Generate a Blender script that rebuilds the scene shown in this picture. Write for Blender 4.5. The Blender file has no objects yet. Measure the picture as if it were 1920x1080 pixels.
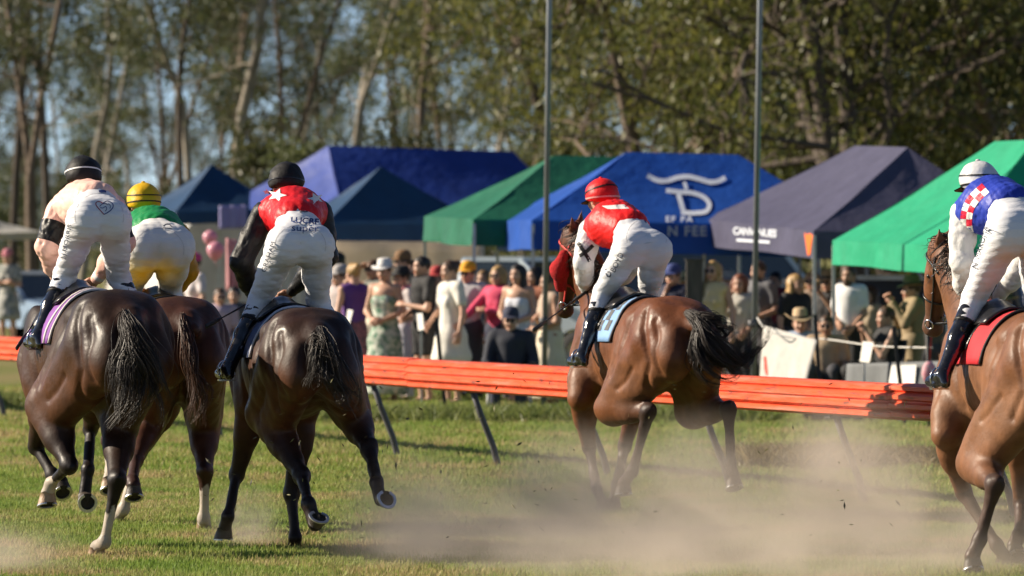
import bpy, bmesh, math, random
import numpy as np
from mathutils import Vector, Matrix
from mathutils.bvhtree import BVHTree

# ------------------------------------------------------------------ camera, sky, sun, exposure
scn = bpy.context.scene
COL = scn.collection
CAMH, FPX, HORIZ = 2.0, 10667.0, 455.0           # camera height, focal length in photo pixels, horizon row
PITCH = math.atan((540 - HORIZ) / FPX)
cam_d = bpy.data.cameras.new("camera")
cam = bpy.data.objects.new("camera", cam_d)
COL.objects.link(cam)
cam.location = (0, 0, CAMH)
cam.rotation_euler = (math.pi / 2 - PITCH, 0, 0)
cam_d.sensor_width = 36.0
cam_d.lens = FPX / 1920 * 36.0
cam_d.clip_start = 0.5
cam_d.clip_end = 9000
cam_d.dof.use_dof = True
cam_d.dof.focus_distance = 37.0
cam_d.dof.aperture_fstop = 3.8
scn.camera = cam

SUN_EL, SUN_AZ = math.radians(28), math.atan2(-0.98, 0.19)     # azimuth clockwise from +Y
SUN_DIR = Vector((math.sin(SUN_AZ) * math.cos(SUN_EL), math.cos(SUN_AZ) * math.cos(SUN_EL), math.sin(SUN_EL)))
world = bpy.data.worlds.new("World")
scn.world = world
world.use_nodes = True
wn, wl = world.node_tree.nodes, world.node_tree.links
for n in list(wn): wn.remove(n)
w_out, w_bg, w_sky = wn.new("ShaderNodeOutputWorld"), wn.new("ShaderNodeBackground"), wn.new("ShaderNodeTexSky")
w_sky.sky_type = 'NISHITA'
w_sky.sun_disc = False
w_sky.sun_elevation = SUN_EL
w_sky.sun_rotation = SUN_AZ
w_sky.dust_density = 0.15
w_sky.ozone_density = 1.0
w_sky.air_density = 0.38
w_bg.inputs['Strength'].default_value = 0.075
wl.new(w_sky.outputs[0], w_bg.inputs[0]); wl.new(w_bg.outputs[0], w_out.inputs[0])
sun_d = bpy.data.lights.new("sun", 'SUN')
sun_d.energy = 5.0
sun_d.angle = math.radians(0.53)
sun_d.color = (1.0, 0.87, 0.69)
sun = bpy.data.objects.new("sun", sun_d)
COL.objects.link(sun)
sun.rotation_euler = SUN_DIR.to_track_quat('Z', 'Y').to_euler()
sun.location = (-30, 20, 40)
scn.view_settings.view_transform = 'Standard'
scn.view_settings.look = 'None'
scn.view_settings.exposure = 0.85
scn.view_settings.gamma = 1.0
scn.render.engine = 'CYCLES'
scn.cycles.use_denoising = True
try: scn.cycles.denoiser = 'OPENIMAGEDENOISE'
except Exception: pass
scn.cycles.max_bounces = 6
scn.cycles.diffuse_bounces = 2
scn.cycles.glossy_bounces = 2
scn.cycles.transmission_bounces = 3
scn.cycles.transparent_max_bounces = 8
scn.cycles.volume_bounces = 1
scn.cycles.volume_step_rate = 1.0
scn.cycles.caustics_reflective = False
scn.cycles.caustics_refractive = False

# ------------------------------------------------------------------ helpers
rnd = random.Random(7)
NR = np.random.default_rng(11)

def px(x, y, D):
    """world point seen at photo pixel (x, y) whose distance along +Y is D"""
    u, v = (x - 960) / FPX, (540 - y) / FPX
    c, s = math.cos(PITCH), math.sin(PITCH)
    t = D / (c + v * s)
    return Vector((u * t, D, CAMH + t * (v * c - s)))

def gx(x, D):                                     # world X of photo column x on depth D
    return (x - 960) / FPX * D

def tag(o, label=None, cat=None, group=None, kind=None):
    if label: o["label"] = label
    if cat: o["category"] = cat
    if group: o["group"] = group
    if kind: o["kind"] = kind
    return o

def empty(name, loc=(0, 0, 0), rz=0.0, label=None, cat=None, group=None):
    o = bpy.data.objects.new(name, None)
    o.empty_display_size = 0.2
    COL.objects.link(o)
    o.location = loc
    o.rotation_euler = (0, 0, rz)
    return tag(o, label, cat, group)

def obj(name, me, mats=None, parent=None, loc=None, rz=None):
    o = bpy.data.objects.new(name, me)
    COL.objects.link(o)
    if mats is not None:
        for m in (mats if isinstance(mats, (list, tuple)) else [mats]):
            if m.name not in [x.name for x in me.materials if x]: me.materials.append(m)
    if parent is not None: o.parent = parent
    if loc is not None: o.location = loc
    if rz is not None: o.rotation_euler = (0, 0, rz)
    return o

class MB:
    """collects geometry for one mesh"""
    def __init__(s): s.v, s.f, s.m, s.sm = [], [], [], []
    def add(s, vs, fs, mi=0, smooth=False):
        o = len(s.v)
        s.v.extend([tuple(p) for p in vs])
        for f in fs:
            s.f.append(tuple(i + o for i in f)); s.m.append(mi); s.sm.append(smooth)
    def box(s, c, d, R=None, mi=0):
        c = Vector(c); hx, hy, hz = d[0] / 2, d[1] / 2, d[2] / 2
        vs = [Vector((x, y, z)) for x in (-hx, hx) for y in (-hy, hy) for z in (-hz, hz)]
        if R is not None: vs = [R @ p for p in vs]
        s.add([p + c for p in vs], [(0,1,3,2),(4,6,7,5),(0,4,5,1),(2,3,7,6),(0,2,6,4),(1,5,7,3)], mi)
    def bar(s, a, b, w, h=None, mi=0):
        a, b = Vector(a), Vector(b); d = b - a
        h = w if h is None else h
        R = d.to_track_quat('Y', 'Z').to_matrix()
        s.box((a + b) / 2, (w, d.length, h), R, mi)
    def tube(s, pts, rad, n=8, mi=0, cap=True, smooth=True, squash=None):
        pts = [Vector(p) for p in pts]
        if not isinstance(rad, (list, tuple)): rad = [rad] * len(pts)
        rings, up = [], None
        for i, p in enumerate(pts):
            t = (pts[min(i + 1, len(pts) - 1)] - pts[max(i - 1, 0)])
            if t.length < 1e-9: t = Vector((0, 0, 1))
            t.normalize()
            if up is None:
                up = Vector((0, 0, 1)) if abs(t.z) < 0.9 else Vector((1, 0, 0))
            u = up - t * up.dot(t)
            if u.length < 1e-6: u = t.orthogonal()
            u.normalize(); up = u; w = t.cross(u)
            k = 1.0 if squash is None else squash
            rings.append([p + (u * math.cos(2 * math.pi * j / n) + w * k * math.sin(2 * math.pi * j / n)) * rad[i] for j in range(n)])
        vs = [q for r in rings for q in r]; fs = []
        for i in range(len(pts) - 1):
            for j in range(n):
                fs.append((i * n + j, i * n + (j + 1) % n, (i + 1) * n + (j + 1) % n, (i + 1) * n + j))
        if cap:
            fs.append(tuple(range(n - 1, -1, -1))); fs.append(tuple((len(pts) - 1) * n + j for j in range(n)))
        s.add(vs, fs, mi, smooth)
    def lathe(s, prof, c=(0, 0, 0), n=20, mi=0, sx=1.0, sy=1.0, R=None, smooth=True):
        c = Vector(c); vs = []
        for r, z in prof:
            for j in range(n):
                p = Vector((r * sx * math.cos(2 * math.pi * j / n), r * sy * math.sin(2 * math.pi * j / n), z))
                if R is not None: p = R @ p
                vs.append(p + c)
        fs = [(i * n + j, i * n + (j + 1) % n, (i + 1) * n + (j + 1) % n, (i + 1) * n + j) for i in range(len(prof) - 1) for j in range(n)]
        s.add(vs, fs, mi, smooth)
    def mesh(s, name):
        me = bpy.data.meshes.new(name)
        me.from_pydata(s.v, [], s.f)
        me.polygons.foreach_set("material_index", s.m)
        me.polygons.foreach_set("use_smooth", s.sm)
        me.update()
        return me
    def build(s, name, mats=None, parent=None, loc=None, rz=None):
        return obj(name, s.mesh(name), mats, parent, loc, rz)

# ---- materials
def _n(nt, t, **kw):
    n = nt.nodes.new(t)
    for k, v in kw.items(): setattr(n, k, v)
    return n

def pmat(name, col, rough=0.6, var=0.12, scale=12.0, bump=0.0, bscale=None, metal=0.0, spec=0.5, sheen=0.0,
         transl=0.0, attr=None, col2=None, coat=0.0, detail=4.0, bdist=0.01, stretch=None):
    m = bpy.data.materials.new(name)
    m.use_nodes = True
    nt = m.node_tree; L = nt.links
    b = nt.nodes["Principled BSDF"]; out = nt.nodes["Material Output"]
    b.inputs['Roughness'].default_value = rough
    b.inputs['Metallic'].default_value = metal
    b.inputs['Specular IOR Level'].default_value = spec
    if coat: b.inputs['Coat Weight'].default_value = coat; b.inputs['Coat Roughness'].default_value = 0.08
    if sheen: b.inputs['Sheen Weight'].default_value = sheen
    tc = _n(nt, 'ShaderNodeTexCoord'); mp = _n(nt, 'ShaderNodeMapping')
    L.new(tc.outputs['Object'], mp.inputs[0])
    if stretch: mp.inputs['Scale'].default_value = stretch
    nz = _n(nt, 'ShaderNodeTexNoise'); nz.inputs['Scale'].default_value = scale; nz.inputs['Detail'].default_value = detail
    L.new(mp.outputs[0], nz.inputs['Vector'])
    rp = _n(nt, 'ShaderNodeMapRange'); rp.inputs[1].default_value = 0.3; rp.inputs[2].default_value = 0.7
    L.new(nz.outputs['Fac'], rp.inputs[0])
    mx = _n(nt, 'ShaderNodeMix', data_type='RGBA'); mx.blend_type = 'MIX' if col2 else 'MULTIPLY'
    L.new(rp.outputs[0], mx.inputs[0])
    if col2:
        mx.inputs[6].default_value = (*col, 1); mx.inputs[7].default_value = (*col2, 1)
    else:
        k = 1 - var
        if attr:
            a = _n(nt, 'ShaderNodeAttribute'); a.attribute_name = attr
            L.new(a.outputs['Color'], mx.inputs[6])
        else:
            mx.inputs[6].default_value = (*[min(1, c * (1 + var / 2)) for c in col], 1)
        mx.inputs[7].default_value = (k, k, k, 1)
    L.new(mx.outputs[2], b.inputs['Base Color'])
    if bump:
        n2 = _n(nt, 'ShaderNodeTexNoise'); n2.inputs['Scale'].default_value = bscale or scale * 3; n2.inputs['Detail'].default_value = 3
        L.new(mp.outputs[0], n2.inputs['Vector'])
        bp = _n(nt, 'ShaderNodeBump'); bp.inputs['Strength'].default_value = bump; bp.inputs['Distance'].default_value = bdist
        L.new(n2.outputs['Fac'], bp.inputs['Height']); L.new(bp.outputs[0], b.inputs['Normal'])
    if transl:
        tr = _n(nt, 'ShaderNodeBsdfTranslucent'); ms = _n(nt, 'ShaderNodeMixShader'); ms.inputs[0].default_value = transl
        L.new(mx.outputs[2], tr.inputs[0]); L.new(b.outputs[0], ms.inputs[1]); L.new(tr.outputs[0], ms.inputs[2])
        L.new(ms.outputs[0], out.inputs[0])
    return m

def srgb(r, g, b):
    f = lambda c: (c / 255 / 12.92) if c / 255 <= 0.04045 else ((c / 255 + 0.055) / 1.055) ** 2.4
    return (f(r), f(g), f(b))

_MC = {}
def cloth(col, rough=0.8, bump=0.25, **kw):
    k = (tuple(round(c, 3) for c in col), rough, bump, tuple(sorted(kw.items())))
    if k not in _MC: _MC[k] = pmat("cloth", col, rough, 0.14, 9.0, bump, 26.0, **kw)
    return _MC[k]

# ---- signed distance modelling (smooth unions meshed with surface nets)
class SDF:
    def __init__(s, h=0.02): s.h, s.p = h, []
    def cap(s, a, b, ra, rb=None, k=0.03, sq=None, op='u'):
        """tapered capsule; sq = (axis vector, factor) flattens it along that axis"""
        s.p.append(('c', np.array(a, float), np.array(b, float), ra, ra if rb is None else rb, k, sq, op)); return s
    def ell(s, c, r, R=None, k=0.03, op='u'):
        s.p.append(('e', np.array(c, float), np.array(r, float), None if R is None else np.array(R, float), 0, k, None, op)); return s
    def cut(s, pt, n, k=0.01):
        """keep the side of the plane that n points away from"""
        s.p.append(('k', np.array(pt, float), np.array(n, float) / np.linalg.norm(n), 0, 0, k, None, 'k')); return s
    def bounds(s):
        lo, hi = np.full(3, 1e9), np.full(3, -1e9)
        for q in s.p:
            if q[7] != 'u': continue
            if q[0] == 'c':
                r = max(q[3], q[4]) * (max(1, q[6][1]) if q[6] else 1)
                for e in (q[1], q[2]): lo = np.minimum(lo, e - r); hi = np.maximum(hi, e + r)
            else:
                r = q[2].max() if q[3] is not None else q[2]
                lo = np.minimum(lo, q[1] - r); hi = np.maximum(hi, q[1] + r)
        return lo - 3 * s.h, hi + 3 * s.h
    def eval(s, q, X, Y, Z):
        if q[0] == 'c':
            a, b = q[1], q[2]; d = b - a; L2 = max(d @ d, 1e-12)
            px_, py_, pz_ = X - a[0], Y - a[1], Z - a[2]
            t = np.clip((px_ * d[0] + py_ * d[1] + pz_ * d[2]) / L2, 0, 1)
            vx, vy, vz = px_ - t * d[0], py_ - t * d[1], pz_ - t * d[2]
            r = q[3] + (q[4] - q[3]) * t
            if q[6]:
                n, fac = np.array(q[6][0], float), q[6][1]
                c = vx * n[0] + vy * n[1] + vz * n[2]; g = (1 / fac - 1)
                vx, vy, vz = vx + c * g * n[0], vy + c * g * n[1], vz + c * g * n[2]
                return (np.sqrt(vx * vx + vy * vy + vz * vz) - r) * min(1, fac)
            return np.sqrt(vx * vx + vy * vy + vz * vz) - r
        if q[0] == 'e':
            x, y, z = X - q[1][0], Y - q[1][1], Z - q[1][2]
            if q[3] is not None:
                R = q[3]
                x, y, z = (R[0,0]*x + R[1,0]*y + R[2,0]*z, R[0,1]*x + R[1,1]*y + R[2,1]*z, R[0,2]*x + R[1,2]*y + R[2,2]*z)
            r = q[2]
            k0 = np.sqrt((x / r[0])**2 + (y / r[1])**2 + (z / r[2])**2)
            k1 = np.sqrt((x / r[0]**2)**2 + (y / r[1]**2)**2 + (z / r[2]**2)**2) + 1e-9
            return np.where(k0 < 1e-4, -r.min(), k0 * (k0 - 1) / k1)
        return (X - q[1][0]) * q[2][0] + (Y - q[1][1]) * q[2][1] + (Z - q[1][2]) * q[2][2]
    def arrays(s, noise=None):
        h = s.h; lo, hi = s.bounds()
        n = np.maximum(np.ceil((hi - lo) / h).astype(int) + 1, 4)
        ax = [(lo[i] + h * np.arange(n[i])).astype(np.float32) for i in range(3)]
        F = np.full(tuple(n), 0.25, np.float32)
        for q in s.p:
            k = q[5]
            if q[0] == 'k':
                D = s.eval(q, ax[0][:, None, None], ax[1][None, :, None], ax[2][None, None, :])
                hh = np.maximum(k - np.abs(F - D), 0) / k
                F = np.maximum(F, D) + hh * hh * k * 0.25; F = F.astype(np.float32); continue
            if q[0] == 'c':
                r = max(q[3], q[4]) * (max(1, q[6][1]) if q[6] else 1) + k + 2 * h
                l, u = np.minimum(q[1], q[2]) - r, np.maximum(q[1], q[2]) + r
            else:
                r = q[2].max() + k + 2 * h
                l, u = q[1] - r, q[1] + r
            i0 = np.clip(np.floor((l - lo) / h).astype(int), 0, n); i1 = np.clip(np.ceil((u - lo) / h).astype(int) + 1, 0, n)
            if np.any(i1 <= i0): continue
            sl = tuple(slice(i0[i], i1[i]) for i in range(3))
            D = s.eval(q, ax[0][sl[0]][:, None, None], ax[1][sl[1]][None, :, None], ax[2][sl[2]][None, None, :])
            A = F[sl]
            if q[7] == 's':
                D = -D; hh = np.maximum(k - np.abs(A - D), 0) / k
                F[sl] = np.maximum(A, D) + hh * hh * k * 0.25
            else:
                hh = np.maximum(k - np.abs(A - D), 0) / k
                F[sl] = np.minimum(A, D) - hh * hh * k * 0.25
        if noise is not None:
            F = F + noise(ax[0][:, None, None], ax[1][None, :, None], ax[2][None, None, :]).astype(np.float32)
        F[0], F[-1], F[:, 0], F[:, -1], F[:, :, 0], F[:, :, -1] = (0.1,) * 6
        return surface_nets(F, lo, h)
    def mesh(s, name, noise=None):
        v, f = s.arrays(noise)
        return np_mesh(name, v, f)

def surface_nets(F, org, h):
    nx, ny, nz = F.shape
    S = F < 0
    c = np.zeros((nx - 1, ny - 1, nz - 1), np.int8)
    for a in range(2):
        for b in range(2):
            for d in range(2): c += S[a:nx - 1 + a, b:ny - 1 + b, d:nz - 1 + d]
    act = (c > 0) & (c < 8)
    idx = np.argwhere(act)
    ids = np.full(act.shape, -1, np.int64); ids[act] = np.arange(len(idx))
    acc = np.zeros((len(idx), 3)); cnt = np.zeros(len(idx))
    for axis in range(3):
        o = [i for i in range(3) if i != axis]
        for a in range(2):
            for b in range(2):
                p = np.zeros(3, int); p[o[0]] = a; p[o[1]] = b
                q = p.copy(); q[axis] = 1
                ia, ib = idx + p, idx + q
                fa, fb = F[ia[:, 0], ia[:, 1], ia[:, 2]], F[ib[:, 0], ib[:, 1], ib[:, 2]]
                m = (fa < 0) != (fb < 0)
                t = fa[m] / (fa[m] - fb[m])
                add = np.tile(p.astype(float), (m.sum(), 1)); add[:, axis] = t
                acc[m] += add; cnt[m] += 1
    V = org + h * (idx + acc / cnt[:, None])
    faces = []
    for axis in range(3):
        o1, o2 = (axis + 1) % 3, (axis + 2) % 3
        sl0 = [slice(None)] * 3; sl1 = [slice(None)] * 3
        sl0[axis] = slice(0, -1); sl1[axis] = slice(1, None)
        A, B = S[tuple(sl0)], S[tuple(sl1)]
        ch = np.argwhere(A != B)
        ok = (ch[:, o1] > 0) & (ch[:, o2] > 0) & (ch[:, o1] < F.shape[o1] - 1) & (ch[:, o2] < F.shape[o2] - 1)
        ch = ch[ok]
        flip = A[ch[:, 0], ch[:, 1], ch[:, 2]]
        def cid(d1, d2):
            e = ch.copy(); e[:, o1] -= d1; e[:, o2] -= d2
            return ids[e[:, 0], e[:, 1], e[:, 2]]
        q = np.stack([cid(1, 1), cid(0, 1), cid(0, 0), cid(1, 0)], 1)
        q[~flip] = q[~flip][:, ::-1]
        faces.append(q)
    return V, np.concatenate(faces)

def np_mesh(name, v, f, smooth=True):
    me = bpy.data.meshes.new(name)
    f = np.asarray(f); nf, k = f.shape
    me.vertices.add(len(v)); me.vertices.foreach_set("co", np.asarray(v, np.float32).ravel())
    me.loops.add(nf * k); me.loops.foreach_set("vertex_index", f.astype(np.int32).ravel())
    me.polygons.add(nf); me.polygons.foreach_set("loop_start", np.arange(0, nf * k, k, dtype=np.int32))
    me.polygons.foreach_set("use_smooth", np.full(nf, smooth))
    me.update(calc_edges=True); me.validate()
    return me

def join_arrays(lst):
    vs, fs, o = [], [], 0
    for v, f in lst:
        vs.append(v); fs.append(np.asarray(f) + o); o += len(v)
    return np.concatenate(vs), np.concatenate(fs)

def set_col(me, cols, name="col"):
    a = me.color_attributes.new(name, 'FLOAT_COLOR', 'POINT')
    c = np.ones((len(me.vertices), 4), np.float32); c[:, :3] = cols
    a.data.foreach_set("color", c.ravel())

def set_float(me, vals, name):
    a = me.attributes.new(name, 'FLOAT', 'POINT')
    a.data.foreach_set("value", np.asarray(vals, np.float32))

def mverts(me):
    v = np.empty(len(me.vertices) * 3, np.float32); me.vertices.foreach_get("co", v)
    return v.reshape(-1, 3).astype(float)

def seg_t(P, a, b):
    a, b = np.array(a, float), np.array(b, float); d = b - a
    t = np.clip(((P - a) @ d) / (d @ d), 0, 1)
    return t, np.linalg.norm(P - (a + t[:, None] * d), axis=1)

def wobble(amp, f, seed=0, ax=(1, 1, 1)):
    r = np.random.default_rng(seed); K = r.normal(size=(6, 3)) * f * np.array(ax); ph = r.uniform(0, 6.28, 6)
    def g(X, Y, Z):
        o = 0
        for k, p in zip(K, ph): o = o + np.sin(k[0] * X + k[1] * Y + k[2] * Z + p)
        return o * amp / 2.5
    return g

def folds(amp, f, seed=0, ax=(1, 1, 1)):
    """sharp cloth creases"""
    r = np.random.default_rng(seed); K = r.normal(size=(4, 3)) * f * np.array(ax); K2 = r.normal(size=(4, 3)) * f * .5; ph = r.uniform(0, 6.28, (4, 2))
    def g(X, Y, Z):
        o = 0
        for k, k2, p in zip(K, K2, ph):
            o = o + (1 - np.abs(np.sin(k[0] * X + k[1] * Y + k[2] * Z + p[0] + 1.3 * np.sin(k2[0] * X + k2[1] * Y + k2[2] * Z + p[1])))) ** 2
        return amp * (o / 2 - .65)
    return g

def text_mesh(txt, size, bold=False, shear=0.0, spacing=1.0):
    cu = bpy.data.curves.new("lettering", 'FONT')
    cu.body = txt; cu.size = size; cu.align_x = 'CENTER'; cu.align_y = 'CENTER'; cu.shear = shear
    cu.space_character = spacing
    if bold: cu.offset = size * 0.025
    cu.resolution_u = 3
    o = bpy.data.objects.new("lettering", cu); COL.objects.link(o)
    dg = bpy.context.evaluated_depsgraph_get()
    me = bpy.data.meshes.new_from_object(o.evaluated_get(dg))
    bpy.data.objects.remove(o)
    bm = bmesh.new(); bm.from_mesh(me)
    bmesh.ops.triangulate(bm, faces=bm.faces[:])
    bmesh.ops.subdivide_edges(bm, edges=[e for e in bm.edges if e.calc_length() > size * 0.25], cuts=1)
    bmesh.ops.triangulate(bm, faces=bm.faces[:])
    v = np.array([q.co[:] for q in bm.verts]); f = np.array([[q.index for q in a.verts] for a in bm.faces])
    bm.free()
    return v, f

def poly_mesh(outline, sub=0.02):
    """flat filled outline (list of (x, y)) cut finely enough to be laid on a curved surface"""
    bm = bmesh.new()
    bm.faces.new([bm.verts.new((x, y, 0)) for x, y in outline])
    bmesh.ops.triangulate(bm, faces=bm.faces[:])
    for _ in range(5):
        es = [e for e in bm.edges if e.calc_length() > sub]
        if not es: break
        bmesh.ops.subdivide_edges(bm, edges=es, cuts=1); bmesh.ops.triangulate(bm, faces=bm.faces[:])
    bm.verts.index_update()
    v = np.array([q.co[:] for q in bm.verts]); f = np.array([[q.index for q in a.verts] for a in bm.faces])
    bm.free()
    return v, f

def stroke(pts, w, closed=False):
    """a flat ribbon of width w along 2D points"""
    P = [Vector((p[0], p[1], 0)) for p in pts]; n = len(P); vs, fs = [], []
    for i, p in enumerate(P):
        a = P[(i - 1) % n] if (closed or i > 0) else p; b = P[(i + 1) % n] if (closed or i < n - 1) else p
        t = (b - a).normalized(); nn = Vector((-t.y, t.x, 0)) * (w / 2)
        vs += [p + nn, p - nn]
    m = n if closed else n - 1
    for i in range(m):
        j = (i + 1) % n
        fs += [(2*i, 2*i+1, 2*j+1), (2*i, 2*j+1, 2*j)]
    return np.array([v[:] for v in vs]), np.array(fs)

def lay_on(vf, M, bvh, direction, lift=0.003):
    """carry flat artwork by matrix M and drop it along direction on to the surface in bvh"""
    v, f = vf; out = []; d = Vector(direction).normalized()
    for p in v:
        q = M @ Vector(p)
        hit = bvh.ray_cast(q - d * 0.35, d, 0.9)
        if hit[0] is None:
            hit = bvh.find_nearest(q)
        out.append(hit[0] - d * lift if hit[0] is not None else q)
    return np.array([p[:] for p in out]), f

def bvh_of(me):
    return BVHTree.FromPolygons([v.co[:] for v in me.vertices], [p.vertices[:] for p in me.polygons])
# ------------------------------------------------------------------ ground
def grass_ground_mat():
    m = bpy.data.materials.new("turf_soil"); m.use_nodes = True
    nt = m.node_tree; L = nt.links; b = nt.nodes["Principled BSDF"]; b.inputs['Roughness'].default_value = 0.95
    b.inputs['Specular IOR Level'].default_value = 0.15
    tc = _n(nt, 'ShaderNodeTexCoord')
    n1 = _n(nt, 'ShaderNodeTexNoise'); n1.inputs['Scale'].default_value = 0.9; n1.inputs['Detail'].default_value = 6
    n2 = _n(nt, 'ShaderNodeTexNoise'); n2.inputs['Scale'].default_value = 14; n2.inputs['Detail'].default_value = 5
    for n in (n1, n2): L.new(tc.outputs['Object'], n.inputs['Vector'])
    r1 = _n(nt, 'ShaderNodeValToRGB')
    r1.color_ramp.elements[0].position = 0.36; r1.color_ramp.elements[0].color = (0.14, 0.165, 0.045, 1)
    r1.color_ramp.elements[1].position = 0.66; r1.color_ramp.elements[1].color = (0.27, 0.21, 0.11, 1)
    e = r1.color_ramp.elements.new(0.52); e.color = (0.20, 0.20, 0.07, 1)
    L.new(n1.outputs['Fac'], r1.inputs[0])
    mx = _n(nt, 'ShaderNodeMix', data_type='RGBA'); mx.blend_type = 'MULTIPLY'; mx.inputs[0].default_value = 0.7
    r2 = _n(nt, 'ShaderNodeValToRGB'); r2.color_ramp.elements[0].color = (0.45, 0.45, 0.42, 1); r2.color_ramp.elements[1].color = (1.25, 1.2, 1.0, 1)
    L.new(n2.outputs['Fac'], r2.inputs[0]); L.new(r1.outputs[0], mx.inputs[6]); L.new(r2.outputs[0], mx.inputs[7])
    L.new(mx.outputs[2], b.inputs['Base Color'])
    bp = _n(nt, 'ShaderNodeBump'); bp.inputs['Strength'].default_value = 0.6; bp.inputs['Distance'].default_value = 0.03
    L.new(n2.outputs['Fac'], bp.inputs['Height']); L.new(bp.outputs[0], b.inputs['Normal'])
    return m

M_GROUND = grass_ground_mat()
g = MB()
xs = [-2500, -600, -120, -30, -8, 8, 30, 120, 600, 2500]; ys = [-40, 0, 25, 70, 130, 300, 900, 4000]
g.add([(x, y, 0) for y in ys for x in xs], [(j * 10 + i, j * 10 + i + 1, (j + 1) * 10 + i + 1, (j + 1) * 10 + i) for j in range(7) for i in range(9)])
tag(g.build("ground", M_GROUND), kind="structure")

# turf blades: one tuft mesh scattered over the track by geometry nodes
def tuft_mesh():
    r = random.Random(3); v, f = [], []
    for k in range(46):
        a = r.uniform(0, 6.28); d = 0.15 * math.sqrt(r.random()); x, y = d * math.cos(a), d * math.sin(a)
        h = r.uniform(0.014, 0.050); b = r.uniform(0, 6.28); w = r.uniform(0.0022, 0.0042); l = r.uniform(0.1, 0.75) * h
        ux, uy = math.cos(b) * w, math.sin(b) * w; lx, ly = -math.sin(b) * l, math.cos(b) * l
        i = len(v)
        v += [(x - ux, y - uy, 0), (x + ux, y + uy, 0), (x + lx * .4 + ux * .8, y + ly * .4 + uy * .8, h * .6), (x + lx * .4 - ux * .8, y + ly * .4 - uy * .8, h * .6), (x + lx, y + ly, h)]
        f += [(i, i + 1, i + 2, i + 3), (i + 3, i + 2, i + 4)]
    me = bpy.data.meshes.new("turf_tuft"); me.from_pydata(v, [], f); me.update()
    return me

def blade_mat():
    m = bpy.data.materials.new("turf_blade"); m.use_nodes = True
    nt = m.node_tree; L = nt.links; b = nt.nodes["Principled BSDF"]; out = nt.nodes["Material Output"]
    b.inputs['Roughness'].default_value = 0.6; b.inputs['Specular IOR Level'].default_value = 0.25
    oi = _n(nt, 'ShaderNodeObjectInfo'); geo = _n(nt, 'ShaderNodeNewGeometry')
    nz = _n(nt, 'ShaderNodeTexNoise'); nz.inputs['Scale'].default_value = 0.85; nz.inputs['Detail'].default_value = 5
    L.new(geo.outputs['Position'], nz.inputs['Vector'])
    ad = _n(nt, 'ShaderNodeMath'); ad.operation = 'MULTIPLY_ADD'; ad.inputs[1].default_value = 0.22
    L.new(oi.outputs['Random'], ad.inputs[0]); L.new(nz.outputs['Fac'], ad.inputs[2])
    rp = _n(nt, 'ShaderNodeValToRGB')
    cr = rp.color_ramp
    cr.elements[0].position = 0.42; cr.elements[0].color = (0.190, 0.295, 0.050, 1)
    cr.elements[1].position = 0.78; cr.elements[1].color = (0.47, 0.37, 0.18, 1)
    e = cr.elements.new(0.62); e.color = (0.30, 0.355, 0.090, 1)
    L.new(ad.outputs[0], rp.inputs[0])
    L.new(rp.outputs[0], b.inputs['Base Color'])
    tr = _n(nt, 'ShaderNodeBsdfTranslucent'); ms = _n(nt, 'ShaderNodeMixShader'); ms.inputs[0].default_value = 0.4
    L.new(rp.outputs[0], tr.inputs[0]); L.new(b.outputs[0], ms.inputs[1]); L.new(tr.outputs[0], ms.inputs[2]); L.new(ms.outputs[0], out.inputs[0])
    return m

M_BLADE = blade_mat()
tuft_me = tuft_mesh(); tuft_me.materials.append(M_BLADE)

def scatter_grass(name, quad, density, seed, smin, smax):
    q = MB(); q.add(quad, [(0, 1, 2, 3)])
    src = obj(name, q.mesh(name))
    src.data.materials.append(M_BLADE)
    # the tuft lives in the node tree as a mesh-info object that is not linked to the scene
    t = bpy.data.objects.new("turf_tuft_source", tuft_me)
    ng = bpy.data.node_groups.new("turf_scatter", 'GeometryNodeTree')
    ng.interface.new_socket("Geometry", in_out='INPUT', socket_type='NodeSocketGeometry')
    ng.interface.new_socket("Geometry", in_out='OUTPUT', socket_type='NodeSocketGeometry')
    N, L = ng.nodes, ng.links
    gi, go = N.new('NodeGroupInput'), N.new('NodeGroupOutput')
    dp = N.new('GeometryNodeDistributePointsOnFaces'); dp.inputs['Density'].default_value = density; dp.inputs['Seed'].default_value = seed
    io = N.new('GeometryNodeInstanceOnPoints'); oi = N.new('GeometryNodeObjectInfo'); oi.inputs[0].default_value = t
    rr = N.new('FunctionNodeRandomValue'); rr.data_type = 'FLOAT_VECTOR'; rr.inputs[1].default_value = (0.12, 0.12, 6.28)
    rs = N.new('FunctionNodeRandomValue'); rs.data_type = 'FLOAT'
    rs.inputs[2].default_value = smin; rs.inputs[3].default_value = smax
    L.new(gi.outputs[0], dp.inputs[0]); L.new(dp.outputs['Points'], io.inputs['Points']); L.new(oi.outputs['Geometry'], io.inputs['Instance'])
    L.new(rr.outputs[0], io.inputs['Rotation']); L.new(rs.outputs[1], io.inputs['Scale']); L.new(io.outputs[0], go.inputs[0])
    md = src.modifiers.new("scatter", 'NODES'); md.node_group = ng
    tag(src, kind="stuff")
    return src

tag(scatter_grass("grass", [(-4.2, 32.8, 0.003), (4.2, 32.8, 0.003), (4.8, 48, 0.003), (-5.0, 48, 0.003)], 125, 1, 0.7, 1.3),
    "short sunlit turf of the race track under the horses", "grass")
tag(scatter_grass("grass", [(-5.0, 48, 0.003), (5.6, 44, 0.003), (6.5, 70, 0.003), (-7.0, 78, 0.003)], 34, 2, 1.1, 2.0),
    "rougher grass under and behind the orange running rail", "grass")

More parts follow.
